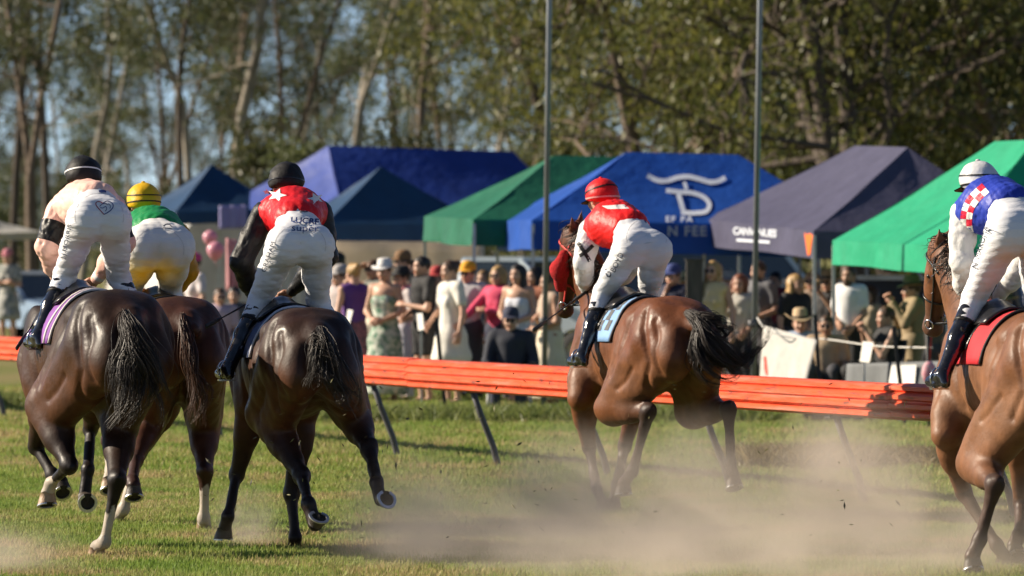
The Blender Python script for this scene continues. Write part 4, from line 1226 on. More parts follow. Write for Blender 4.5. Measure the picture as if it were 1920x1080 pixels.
def _hand(curl):
    """right-handed canonical hand: wrist at origin, fingers along +x, palm faces -z, thumb on +y"""
    s = SDF(0.0065)
    s.cap((-.01, 0, 0), (.02, 0, 0), .026, .030, .02, ((0, 0, 1), .75))
    s.ell((.05, 0, 0), (.048, .042, .019), None, .02)
    for i, (y, L) in enumerate(((.031, .072), (.010, .080), (-.011, .074), (-.031, .058))):
        p = np.array((.088, y, .002)); a = 0.15
        for q, fr_ in enumerate((.45, .31, .24)):
            a += curl * (0.9 if q else 0.7)
            e = p + L * fr_ * np.array((math.cos(a), 0.05 * (1.5 - i), -math.sin(a)))
            s.cap(p, e, .0098 - .0008 * q, .0092 - .0008 * q, .006); p = e
    p = np.array((.022, .034, -.004)); m = np.array((.052, .060 - curl * .012, -.016)); e = np.array((.080, .056 - curl * .030, -.024 - curl * .010))
    s.cap(p, m, .0145, .0115, .012).cap(m, e, .0112, .009, .006)
    return s.arrays()
HEAD = _head()
HANDS = {'relaxed': _hand(.38), 'grip': _hand(1.15), 'open': _hand(.12)}

def rot_from(x, up):
    """matrix whose columns are x, y, z with x along x and z near up"""
    x = unit(x); z = np.asarray(up, float); z = z - x * np.dot(x, z)
    if np.linalg.norm(z) < 1e-3: z = np.cross(x, (0.3, 1, 0.2))
    z = unit(z); y = np.cross(z, x)
    return np.stack([x, y, z], 1)

def put(VF, R, t, sc=1.0, mirror=False):
    V, F = VF[0].copy(), VF[1]
    if mirror: V = V * (1, -1, 1); F = F[:, ::-1]
    return (V * sc) @ R.T + np.asarray(t, float), F

M_SKIN = pmat("skin", (1, 1, 1), 0.5, 0.12, 14.0, 0.1, 60.0, attr="col", spec=0.4)
M_SKIN.node_tree.nodes["Principled BSDF"].inputs['Subsurface Weight'].default_value = 0.0
SKIN = dict(fair=(0.56, 0.33, 0.23), tan=(0.42, 0.235, 0.15), deep=(0.20, 0.10, 0.06))

def body_mesh(name, limb, heads, hands, skin, hs=1.0):
    """one mesh: limbs (an SDF), heads = [(R, t)], hands = [(kind, R, t, mirror)]"""
    parts = [limb.arrays()]; tint = [np.ones((len(parts[0][0]), 3))]
    for R, t in heads:
        parts.append(put(HEAD[:2], R, t, hs)); tint.append(HEAD[2])
    for kd, R, t, mi in hands:
        parts.append(put(HANDS[kd], R, t, 1.0, mi)); tint.append(np.ones((len(parts[-1][0]), 3)) * (.97, .90, .88))
    V, F = join_arrays(parts); me = np_mesh(name, V, F)
    set_col(me, np.concatenate(tint) * np.array(skin))
    return me

# ------------------------------------------------------------------ jockeys
def silk(c, rough=0.47): return pmat("silk", c, rough, 0.12, 8.0, 0.5, 44.0, spec=0.26, bdist=0.006)
def white_breech():
    return pmat("white_breeches", (0.72, 0.73, 0.76), 0.58, 0.06, 6.0, 0.45, 38.0, spec=0.25, bdist=0.006, stretch=(.6, .6, 2.6))
M_BREECH = white_breech()
M_BREECHY = pmat("white_breeches_soiled", (0.72, 0.73, 0.76), 0.58, 0.06, 6.0, 0.45, 38.0, spec=0.25, bdist=0.006, stretch=(.6, .6, 2.6), attr="col")
M_BOOT = pmat("boot_leather", (0.010, 0.010, 0.011), 0.16, 0.3, 20.0, 0.15, 60.0, spec=0.7, coat=0.5)
M_BLACKSILK = silk((0.012, 0.012, 0.013), .5); M_INK = pmat("ink_print", (0.02, 0.03, 0.06), 0.7, 0.05); M_NAVYINK = pmat("navy_print", (0.010, 0.035, 0.16), 0.7, 0.05)
M_SEAM = pmat("breeches_seam", (0.50, 0.49, 0.50), 0.8, 0.05); M_STITCH = pmat("seam_thread", (0.66, 0.66, 0.68), 0.7, 0.05)
JOCK = {}

def lay_px(fr, bvh, arts, lift=0.004, smooth=False):
    """artwork in photo pixels, laid on to the garment in bvh (horse frame)"""
    V, F = join_arrays(arts); o = Vector(fr.loc(cam.location)); out, ds, dr = [], [], []
    for p in V:
        w = px(p[0], p[1], 40.0); d = (Vector(fr.loc(w)) - o).normalized()
        hit = bvh.ray_cast(o, d, 80)
        if hit[0] is None: hit = bvh.find_nearest(o + d * 38)
        out.append(hit[0] - d * lift); ds.append((hit[0] - o).length); dr.append(d)
    if smooth:                                      # print that spans the creases instead of sinking into them
        x, y = V[:, 0] - V[:, 0].mean(), V[:, 1] - V[:, 1].mean(); A = np.stack([np.ones_like(x), x, y, x * x, x * y, y * y], 1); ds = np.array(ds)
        ok = np.abs(ds - np.median(ds)) < .10; fit = A @ np.linalg.lstsq(A[ok], ds[ok], rcond=None)[0]; fit -= min(.03, max(0, np.percentile((fit - ds)[ok], 98))) + lift
        out = [o + d * t for d, t in zip(dr, fit)]
    return np.array([p[:] for p in out]), F

def jockey(key, label, hk, J, opt):
    """J: joints in photo pixels + forward metres; built in the frame of the horse he rides"""
    fr = HORSES[hk]['fr']; P = {n: fr.J(*v) for n, v in J.items()}
    root = empty("jockey", fr.o, fr.rz, label, "jockey", "jockeys crouching over their saddles")
    pel = (P['hipL'] + P['hipR']) / 2; wst = P['waist']; ch = P['chest']; shm = (P['shL'] + P['shR']) / 2
    bk = opt.get('bulk', 1.0)
    # breeches
    s = SDF(0.0105)
    for q in 'LR':
        h, kn, an = P['hip' + q], P['kn' + q], P['an' + q]
        s.ell(h + (-.02, 0, .0), np.array((.128, .112, .132)) * bk, None, .05)
        s.cap(h, lerp(h, kn, .55), .112 * bk, .092 * bk, .05).cap(lerp(h, kn, .5), kn, .092 * bk, .072, .03)
        s.cap(kn, lerp(kn, an, .30), .070, .060, .03)
    s.cap(pel + (.03, 0, .03), wst, .135 * bk, .125 * bk, .07, (unit(P['hipL'] - P['hipR']), 1.18))
    cuts = []
    for q in 'LR':
        kn, an = P['kn' + q], P['an' + q]
    me = s.mesh("breeches", folds(.007, 17, 5 + ord(key[1]), (.5, .6, 2.0)))
    bvh = bvh_of(me)
    br = obj("breeches", me, opt.get('bmat', M_BREECH), root)
    if 'stain' in opt:
        V = mverts(me); c = fr.J(*opt['stain']); d = np.linalg.norm((V - c) * (1, 1, .9), axis=1)
        t = np.clip(1.35 - d / .24, 0, 1)[:, None] * np.clip(.75 + wobble(.5, 18, 9)(V[:, 0], V[:, 1], V[:, 2]), 0, 1)[:, None]
        set_col(me, np.array((.74, .73, .72)) * (1 - t) + np.array((.60, .42, .03)) * t)
    # boots
    for q in 'LR':
        kn, an = P['kn' + q], P['an' + q]
        b = SDF(0.0095); top = lerp(kn, an, .16); toe = an + np.array((.13, (.03 if q == 'L' else -.03), -.035)); heel = an + np.array((-.045, 0, -.045))
        b.cap(top, lerp(kn, an, .5), .064, .060, .03).cap(lerp(kn, an, .5), an, .060, .043, .03).cap(an, toe, .043, .034, .03).cap(an, heel, .038, .030, .02)
        b.ell(lerp(toe, heel, .3) + (0, 0, -.012), (.10, .036, .022), None, .02)
        bo = obj("boot", b.mesh("boot", wobble(.0015, 50, 3)), M_BOOT, root)
        cu = MB(); u = unit(an - kn)
        cu.tube([lerp(kn, an, .30), lerp(kn, an, .34)], [.0665, .066], 18); cu.build("boot_cuff", M_BLACKSILK, bo)
    # silks
    t = SDF(0.0115); ax = unit(P['shL'] - P['shR'])
    t.cap(wst, ch, .140 * bk, .165 * bk, .08, (ax, 1.15)).cap(ch, shm, .16 * bk, .125, .08, (ax, 1.1)).cap(P['shL'] * .85 + shm * .15, P['shR'] * .85 + shm * .15, .088, .088, .07)
    t.cap(shm, P['head'] - (0, 0, .05), .075, .06, .05)
    if 'flare' in opt: t.cap(lerp(wst, ch, .1), lerp(wst, ch, .4), .155 * bk, .15 * bk, .05, (ax, 1.12))
    t.cut(P['head'] - unit(P['head'] - shm) * .115, unit(P['head'] - shm), .01)
    tm = t.mesh("silks", folds(.008, 24, 8 + len(key) + ord(key[1]), (1.0, 1.3, 1.0)))
    so = obj("silks", tm, opt['silk'], root); tb = bvh_of(tm)
    sl = {}
    for q in 'LR':
        sh, el, wr = P['sh' + q], P['el' + q], P['wr' + q]
        a = SDF(0.0105)
        a.cap(sh, lerp(sh, el, .5), .082, .078, .05).cap(lerp(sh, el, .5), el, .078, .070, .03).cap(el, lerp(el, wr, .55), .070, .066, .03).cap(lerp(el, wr, .55), lerp(el, wr, .97), .062, .038, .03)
        am = a.mesh("sleeve", folds(.010, 25, 12 + ord(q) + ord(key[1]), (1, 1, 1)))
        V = mverts(am); t1, d1 = seg_t(V, sh, el); t2, d2 = seg_t(V, el, wr)
        set_float(am, np.where(d1 <= d2, t1, 1 + t2), "along")
        slo = obj("sleeve", am, opt['sleeve'], root); sl[q] = (slo, bvh_of(am))
    # skin: head, neck, forearms and hands, and the body under the clothes
    k = SDF(0.013)
    k.cap(shm, P['head'] - (0, 0, .06), .055, .052, .04).cap(wst, ch, .10, .11, .05).cap(ch, shm, .11, .08, .05).cap(P['shL'], P['shR'], .05, .05, .05).cap(pel, wst, .10, .09, .05)
    hands = []
    for q in 'LR':
        k.cap(P['sh' + q], P['el' + q], .045, .04, .03).cap(P['el' + q], P['wr' + q], .038, .026, .02).cap(P['hip' + q], P['kn' + q], .07, .05, .04).cap(P['kn' + q], P['an' + q], .045, .032, .03)
        d = unit(P['wr' + q] - P['el' + q]); d = unit(d * .5 + np.array((.8, -.35 if q == 'L' else .35, -.2)))
        hands.append(('grip', rot_from(d, (0, .5 if q == 'L' else -.5, .8)), P['wr' + q] + d * .01, q == 'L'))
    look = unit(np.array(opt.get('look', (1, 0, -.12)))); HR = rot_from(look, (0, 0, 1))
    obj("body", body_mesh("body", k, [(HR, P['head'])], hands, SKIN[opt.get('skin', 'fair')]), M_SKIN, root)
    # helmet with cap cover
    c = P['head'] + HR @ np.array((-.012, 0, .048)); hm = SDF(0.0095)
    hm.ell(c, (.134, .116, .112), HR, .02).ell(c + HR @ np.array((-.03, 0, -.035)), (.110, .112, .085), HR, .03)
    hm.cut(c + HR @ np.array((0, 0, -.062)), HR @ np.array((.18, 0, -1)), .01)
    mesh = hm.mesh("helmet", wobble(.0022, 40, 4))
    he = obj("helmet", mesh, opt['helmet'], root); hb = bvh_of(mesh)
    pk = MB(); vs = []
    for j in range(9):
        a = math.radians(-58 + 116 * j / 8)
        for r_, z in ((.105, -.040), (.160, -.062), (.158, -.068), (.105, -.047)):
            vs.append(tuple(c + HR @ np.array((r_ * math.cos(a) + .01, r_ * .92 * math.sin(a), z))))
    pk.add(vs, [(4 * j + a, 4 * j + 4 + a, 4 * j + 4 + (a + 1) % 4, 4 * j + (a + 1) % 4) for j in range(8) for a in range(4)])
    pk.build("peak", opt.get('peak', M_BLACKSILK), he)
    bt = MB(); bt.lathe([(.0, .012), (.012, .008), (.016, 0)], c + HR @ np.array((0, 0, .112)), 12, R=Matrix(HR.tolist())); bt.build("button", opt['helmet'], he)
    for (z, w, m_, tilt) in opt.get('bands', []):
        bd = MB(); up_, lo = [], []
        for j in range(40):
            a = 2 * math.pi * j / 40; dv = np.array((math.cos(a), .93 * math.sin(a), 0))
            for zz, lst in ((z + w / 2, up_), (z - w / 2, lo)):
                o = c + HR @ (dv * .3 + np.array((0, 0, zz + tilt * math.cos(a)))); dr = HR @ (-dv)
                hit = hb.ray_cast(Vector(o), Vector(dr), .4)
                p = np.array(hit[0][:]) if hit[0] is not None else c + HR @ (dv * .12 + np.array((0, 0, zz)))
                lst.append(tuple(p - dr * .004))
        bd.add(up_ + lo, [(j, (j + 1) % 40, 40 + (j + 1) % 40, 40 + j) for j in range(40)], 0, True)
        bd.build("helmet_band", m_, he)
    gl = MB()
    for q in (1, -1): gl.lathe([(.030, -.012), (.034, 0), (.026, .014), (0, .018)], P['head'] + HR @ np.array((.098, .033 * q, .012)), 14, R=Matrix((HR @ np.array(((0, 0, 1), (0, 1, 0), (-1, 0, 0)))).tolist()))
    gl.build("goggles", M_LEATHER, root)
    # leg seams down the back of the breeches
    JOCK[key] = dict(fr=fr, root=root, breech=br, bb=bvh, silks=so, tb=tb, P=P, sl=sl)
    return root

def decal(key, on, name, arts, mat, lift=0.004):
    j = JOCK[key]; tgt = dict(breech=(j['breech'], j['bb']), silks=(j['silks'], j['tb']), sleeve=j['sl']['L'])[on]; V, F = lay_px(j['fr'], tgt[1], arts, lift if 'lettering' not in name and 'star' not in name and 'emblem' not in name else .002, 'lettering' in name or 'star' in name or 'emblem' in name)
    return obj(name, np_mesh(name, V, F, False), mat, tgt[0])

def banded(name, c1, bands, rough=0.36):
    """sleeve silk with stripes between fractions of the arm's length (attribute 'along')"""
    m = silk(c1, rough); nt = m.node_tree; L = nt.links; b = nt.nodes["Principled BSDF"]
    src = b.inputs['Base Color'].links[0].from_socket
    at = _n(nt, 'ShaderNodeAttribute'); at.attribute_name = "along"
    for lo, hi, col in bands:
        g1 = _n(nt, 'ShaderNodeMath'); g1.operation = 'GREATER_THAN'; g1.inputs[1].default_value = lo
        g2 = _n(nt, 'ShaderNodeMath'); g2.operation = 'LESS_THAN'; g2.inputs[1].default_value = hi
        mu = _n(nt, 'ShaderNodeMath'); mu.operation = 'MULTIPLY'
        L.new(at.outputs['Fac'], g1.inputs[0]); L.new(at.outputs['Fac'], g2.inputs[0]); L.new(g1.outputs[0], mu.inputs[0]); L.new(g2.outputs[0], mu.inputs[1])
        mx = _n(nt, 'ShaderNodeMix', data_type='RGBA'); mx.inputs[7].default_value = (*col, 1)
        L.new(mu.outputs[0], mx.inputs[0]); L.new(src, mx.inputs[6]); src = mx.outputs[2]
    L.new(src, b.inputs['Base Color'])
    return m

PEACH, GREEN, YEL, RED = (0.90, 0.55, 0.45), (0.012, 0.23, 0.065), (0.72, 0.42, 0.010), (0.60, 0.012, 0.018)
M_WHITES = silk((0.74, 0.73, 0.71)); M_WBAND = pmat("white_band", (0.75, 0.75, 0.75), 0.6, 0.05); M_PINKBAND = pmat("pink_band", (0.75, 0.35, 0.33), 0.5, 0.05)

jockey('j1', "jockey in peach silks with black sleeve bands and heart on breeches", 'h1', dict(
    hipL=(158, 415, .58), hipR=(212, 415, .58), waist=(178, 378, .78), chest=(162, 386, 1.05), shL=(112, 392, 1.14), shR=(212, 388, 1.14), head=(156, 338, 1.34),
    knL=(122, 515, .92), knR=(222, 518, .92), anL=(72, 632, .70), anR=(285, 640, .72), elL=(88, 462, 1.10), elR=(232, 455, 1.12), wrL=(112, 530, 1.34), wrR=(180, 525, 1.36)),
    dict(silk=silk(PEACH, .42), sleeve=banded("peach_black", PEACH, [(.38, .92, (.012, .012, .012)), (1.84, 1.93, (.7, .7, .7))], .42), helmet=silk((.012, .012, .013), .6), bands=[(-.005, .010, M_WBAND, .0)], bulk=.95, look=(1, -.18, -.3)))
jockey('j2', "jockey in green and gold silks with yellow cap behind the peach jockey", 'h2', dict(
    hipL=(268, 465, .55), hipR=(328, 465, .55), waist=(292, 440, .75), chest=(286, 440, 1.02), shL=(250, 440, 1.12), shR=(334, 440, 1.12), head=(269, 385, 1.30),
    knL=(246, 540, .92), knR=(318, 545, .92), anL=(205, 640, .70), anR=(370, 645, .72), elL=(236, 480, 1.10), elR=(352, 508, 1.08), wrL=(260, 545, 1.32), wrR=(322, 548, 1.32)),
    dict(silk=silk(GREEN), sleeve=silk((0.55, 0.25, 0.012)), helmet=silk(YEL, .5), bmat=M_BREECHY, stain=(288, 535, .55), bands=[(.02, .008, M_BLACKSILK, .012), (-.035, .009, M_BLACKSILK, 0)], bulk=1.15))
jockey('j3', "jockey in red silks with white stars and black sleeves", 'h3', dict(
    hipL=(532, 462, .58), hipR=(592, 462, .58), waist=(558, 412, .78), chest=(550, 400, 1.05), shL=(494, 402, 1.12), shR=(600, 400, 1.12), head=(537, 350, 1.32),
    knL=(487, 562, .92), knR=(596, 566, .92), anL=(428, 690, .70), anR=(668, 690, .72), elL=(452, 490, 1.06), elR=(612, 480, 1.10), wrL=(478, 560, 1.30), wrR=(545, 548, 1.36)),
    dict(silk=silk(RED), sleeve=M_BLACKSILK, helmet=silk((.012, .012, .013), .6), skin='tan', bulk=.98, bands=[(-.03, .007, M_LEATHER, 0.0)], look=(1, -.22, -.3)))
jockey('j4', "jockey in red silks with white cross marked sleeves and red cap", 'h4', dict(
    hipL=(1178, 468, .55), hipR=(1228, 470, .55), waist=(1178, 428, .76), chest=(1150, 420, 1.00), shL=(1106, 432, 1.16), shR=(1172, 410, 1.16), head=(1127, 375, 1.34),
    knL=(1130, 550, .90), knR=(1214, 556, .90), anL=(1092, 668, .70), anR=(1262, 668, .72), elL=(1094, 492, 1.12), elR=(1196, 490, 1.10), wrL=(1098, 545, 1.34), wrR=(1150, 535, 1.34)),
    dict(silk=silk((.70, .014, .014)), sleeve=M_WHITES, helmet=silk((.66, .014, .016), .5), bands=[(-.035, .012, M_PINKBAND, 0), (.022, .012, M_BLACKSILK, -.03)], bulk=.98, look=(1, .25, -.1)))
jockey('j5', "jockey in blue silks with red check sash and silver helmet", 'h5', dict(
    hipL=(1884, 440, .58), hipR=(1944, 442, .58), waist=(1890, 388, .78), chest=(1860, 386, 1.02), shL=(1806, 402, 1.14), shR=(1890, 378, 1.14), head=(1834, 350, 1.34),
    knL=(1826, 560, .90), knR=(1940, 562, .90), anL=(1768, 705, .70), anR=(2020, 700, .72), elL=(1804, 490, 1.10), elR=(1925, 480, 1.10), wrL=(1812, 565, 1.32), wrR=(1870, 560, 1.32)),
    dict(silk=silk((.022, .045, .36)), sleeve=M_WHITES, helmet=silk((.62, .62, .63), .3), bands=[(.02, .010, M_BLACKSILK, .01), (-.04, .012, M_BLACKSILK, 0)], bulk=1.03, look=(1, .2, -.1)))

# lettering and emblems on breeches and silks
def arc_px(c, rx, ry, a0, a1, n=14): return [(c[0] + rx * math.cos(math.radians(a0 + (a1 - a0) * i / n)), c[1] + ry * math.sin(math.radians(a0 + (a1 - a0) * i / n))) for i in range(n + 1)]
def star_px(x, y, r, rot=0): return [(x + (r if i % 2 == 0 else r * .42) * math.sin(math.radians(36 * i + rot)), y - (r if i % 2 == 0 else r * .42) * math.cos(math.radians(36 * i + rot)) * .72) for i in range(10)]
def txtv(t, x0, y0, x1, y1, h, bold=False, wx=1.0):
    """words running from (x0, y0) to (x1, y1)"""
    L = math.hypot(x1 - x0, y1 - y0); v, f = text_mesh(t, h * 1.38, bold); w = v[:, 0].max() - v[:, 0].min(); k = L / w
    a = math.atan2(y1 - y0, x1 - x0); c, s = math.cos(a), math.sin(a); o = v.copy(); xm = (v[:, 0].max() + v[:, 0].min()) / 2
    X, Y = (v[:, 0] - xm) * k, -v[:, 1]
    o[:, 0] = (x0 + x1) / 2 + X * c - Y * s; o[:, 1] = (y0 + y1) / 2 + X * s + Y * c
    return o, f
decal('j1', 'breech', "name_lettering", [txtv("J.J.MORRIS", 117, 486, 131, 421, 8)], M_INK, .007)
heart_l = curve_px([(195, 402), (186, 392), (180, 384), (181, 379), (187, 378), (193, 381)], 5); heart_r = curve_px([(195, 402), (204, 397), (211, 390), (212, 384), (208, 379), (200, 377), (193, 381)], 5)
decal('j1', 'breech', "heart_emblem", [stroke(heart_l, 1.6)], pmat("maroon_print", (.30, .015, .03), .7, .05))
decal('j1', 'breech', "heart_emblem", [stroke(heart_r, 1.7), stroke(curve_px([(187, 387), (191, 383), (197, 381), (202, 384)], 5), 1.2), stroke(curve_px([(188, 389), (193, 390), (198, 387), (200, 392), (197, 396)], 5), 1.2), stroke(curve_px([(203, 382), (207, 386), (206, 391)], 5), 1.1)], M_NAVYINK)
decal('j1', 'breech', "maker_mark", [poly_mesh([(185, 356), (199, 356), (199, 361), (186, 361)], 3)], M_NAVYINK)
decal('j2', 'breech', "maker_mark", [stroke(curve_px([(306, 424), (312, 420), (318, 421), (322, 425)], 4), 1.6), stroke([(306, 427), (322, 428)], 1.4)], M_INK)
decal('j3', 'breech', "sponsor_lettering", [txtv("LUCRF", 546, 412, 598, 416, 10.5, True)], M_NAVYINK, .009)
decal('j3', 'breech', "sponsor_lettering", [txtv("super", 547, 427, 598, 429, 13)], M_NAVYINK, .009)
decal('j3', 'breech', "sponsor_panel", [stroke([(544, 406), (602, 409), (602, 437), (544, 434), (544, 406)], 1.0)], M_STITCH, .003)
decal('j3', 'breech', "maker_mark", [stroke(curve_px([(562, 398), (567, 396), (572, 397), (577, 396)], 4), 2.2)], M_INK)
decal('j3', 'breech', "name_lettering", [txtv("GRAHAM", 494, 510, 513, 454, 9)], M_INK, .007)
decal('j3', 'silks', "white_star", [poly_mesh(star_px(519, 366, 19, 18), 5)], M_WHITES)
decal('j3', 'silks', "white_star", [poly_mesh(star_px(592, 372, 16, -20), 5)], M_WHITES)
decal('j3', 'silks', "white_star", [poly_mesh(star_px(500, 360, 8, 0), 5)], M_WHITES)
decal('j4', 'breech', "name_lettering", [txtv("BOYD", 1149, 509, 1166, 475, 11)], M_INK, .007)
decal('j4', 'breech', "sponsor_badge", [stroke(curve_px([(1136, 512), (1139, 518), (1144, 518), (1145, 511)], 5), 2.0), stroke([(1134, 506), (1137, 504)], 1.6), stroke([(1138, 510), (1143, 509)], 1.6)], M_INK)
decal('j4', 'breech', "maker_mark", [poly_mesh([(1207, 413), (1217, 412), (1218, 416), (1211, 418)], 3)], M_NAVYINK)
decal('j4', 'silks', "collar_patch", [poly_mesh([(1128, 386), (1170, 383), (1180, 391), (1140, 392)], 6)], M_WHITES)
decal('j5', 'breech', "name_lettering", [txtv("N. MAROMA", 1826, 502, 1850, 424, 9)], M_INK, .008)
decal('j5', 'breech', "maker_mark", [poly_mesh([(1902, 358), (1914, 359), (1912, 363), (1904, 362)], 3)], M_NAVYINK)
for k_, c_, w_, hgt in (('j1', (186, 400), 46, 44), ('j3', (563, 455), 48, 40), ('j4', (1212, 440), 38, 36), ('j2', (297, 462), 48, 40)):   # seat panel and centre seams
    cx, cy = c_
    decal(k_, 'breech', "seat_seam", [stroke(arc_px((cx, cy + 6), w_, hgt, 165, 375, 22), .8)], M_SEAM, .002)
    decal(k_, 'breech', "centre_seam", [stroke([(cx, cy - hgt + 4), (cx + 1, cy), (cx + 1, cy + hgt)], .8)], M_SEAM, .002)
decal('j4', 'sleeve', "black_cross", [stroke(curve_px([(1083, 455), (1094, 470), (1106, 490)], 4), 7)], M_BLACKSILK, .006)
decal('j4', 'sleeve', "black_cross", [stroke(curve_px([(1112, 460), (1099, 472), (1086, 480)], 4), 7)], M_BLACKSILK, .008)
sash = curve_px([(1848, 352), (1832, 366), (1818, 384), (1812, 404), (1812, 425), (1818, 445), (1828, 458)], 3)
M_SASHR = silk((.55, .012, .04))
for i in range(0, len(sash) - 1):
    (xa, ya), (xb, yb) = sash[i], sash[i + 1]; tx, ty = xb - xa, yb - ya; q = math.hypot(tx, ty); nx_, ny_ = -ty / q * 11, tx / q * 11
    for side_ in (0, 1):
        o = side_ - 1
        pl = [(xa + nx_ * o, ya + ny_ * o), (xb + nx_ * o, yb + ny_ * o), (xb + nx_ * (o + 1), yb + ny_ * (o + 1)), (xa + nx_ * (o + 1), ya + ny_ * (o + 1))]
        decal('j5', 'silks', "sash_check", [poly_mesh(pl, 5)], M_SASHR if (i // 2 + side_) % 2 else M_WHITES, .005)

# ------------------------------------------------------------------ saddles, cloths, bridles, whips
def draped(hk, name, x0, x1, zlo, mat, lift, nu=16, nv=22, taper=0.0, thick=0.008, parent=None, label=None, cat=None, group=None, zr=None):
    """cloth laid over a horse's back between forward stations x0..x1, down to height zlo on each side"""
    H = HORSES[hk]; k = H['k']; mb = MB(); vs = []
    for j in range(nv + 1):
        v = -1 + 2 * j / nv
        for i in range(nu + 1):
            u = i / nu; a = abs(v); xx = (x0 + (x1 - x0) * u) * k + taper * a * k
            ctr = Vector((xx, 0, 1.22 * k)); ang = v * math.radians(zlo)
            d = Vector((0, math.sin(ang), math.cos(ang)))
            hit = H['bvh'].ray_cast(ctr + d * 1.0, -d, 1.2)
            p = hit[0] if hit[0] is not None else ctr + d * .33
            vs.append(p + d * lift + d * 0.004 * math.sin(u * 9 + v * 7))
    w = nu + 1
    mb.add(vs, [(j * w + i, j * w + i + 1, (j + 1) * w + i + 1, (j + 1) * w + i) for j in range(nv) for i in range(nu)], 0, True)
    fr = H['fr']
    o = mb.build(name, mat, parent, None if parent else fr.o, None if parent else fr.rz)
    sd = o.modifiers.new("thick", 'SOLIDIFY'); sd.thickness = thick; sd.offset = 1
    return tag(o, label, cat, group), vs, w

CLOTHC = dict(h1=((.20, .055, .30), (.72, .66, .62), "purple saddle cloth with white edge on the dark brown horse"), h2=((.70, .45, .02), (.02, .02, .02), "yellow saddle cloth under the green jockey"),
              h3=((.03, .05, .13), (.55, .55, .6), "navy saddle cloth with pale trim under the red starred jockey"), h4=((.20, .36, .62), (.06, .065, .075), "light blue and grey saddle cloth on the bay horse"),
              h5=((.58, .015, .025), (.02, .02, .02), "red saddle cloth with black binding on the light bay horse"))
for hk, (c1, c2, lab) in CLOTHC.items():
    o, vs, w = draped(hk, "saddle_cloth", .42, 1.0, 78, cloth(c1, .75), .010, label=lab, cat="saddle cloth", group="saddle cloths under the jockeys")
    b = MB(); n = len(vs) // w
    edge = [vs[j * w] for j in range(n)]
    b.tube([e + Vector((-.003, 0, .004)) for e in edge], .009, 6); b.build("binding", cloth(c2, .7), o)
    if hk == 'h1':
        b = MB(); b.tube([vs[j * w + 2] + (vs[j * w + 2] - Vector((.6, 0, 1.22))).normalized() * .008 for j in range(n)], .012, 6); b.build("stripe", cloth(c2, .7), o)
    if hk in ('h4',):                              # dark check blocks on the side panel
        for (j, i) in [(j, i) for j in range(2, n - 3, 2) for i in range(2, 12, 2) if (j // 2 + i // 2) % 2 == 0 and j > n // 2]:
            q = MB(); c = Vector((.7, 0, 1.22)); off = lambda p: p + Vector((0, p.y, p.z - 1.22)).normalized() * .012
            q.add([off(vs[j * w + i]), off(vs[j * w + i + 2]), off(vs[(j + 2) * w + i + 2]), off(vs[(j + 2) * w + i])], [(0, 1, 2, 3)]); q.build("check_block", cloth((.075, .08, .09), .7), o)
    # saddle with stirrups
    fr, k = HORSES[hk]['fr'], HORSES[hk]['k']; jk = JOCK['j' + hk[1]]['P']
    sdl = empty("racing_saddle", fr.o, fr.rz, {"h1": "small black racing saddle under the peach jockey", "h2": "small black racing saddle under the yellow capped jockey", "h3": "small black racing saddle under the red starred jockey",
                "h4": "small black racing saddle under the red capped jockey", "h5": "small black racing saddle under the silver helmeted jockey"}[hk], "saddle", "racing saddles")
    draped(hk, "seat", .58, .92, 34, M_LEATHER, .030, 8, 10, thick=.016, parent=sdl)
    draped(hk, "flap", .70, .98, 62, M_LEATHER, .020, 8, 16, thick=.006, parent=sdl)
    for q in 'LR':
        an = jk['an' + q]; sy = .29 * (1 if q == 'L' else -1); hit = np.array((an[0] + .06, an[1], an[2] - .075))
        m = MB(); m.tube([(.80 * k, sy * k * .8, 1.46 * k), (.80 * k, sy * k * 1.12, 1.30 * k), tuple(hit + (0, 0, .12))], .011, 6); st = m.build("stirrup_leather", M_LEATHER, sdl)
        m = MB(); pts = [tuple(hit + np.array((0, .058 * math.sin(a), .06 - .065 * math.cos(a)))) for a in np.linspace(0, 2 * math.pi, 17)]
        m.tube(pts, .0065, 7, cap=False); m.box(tuple(hit + (0, 0, -.004)), (.045, .11, .010)); m.build("stirrup_iron", M_STEEL, st)

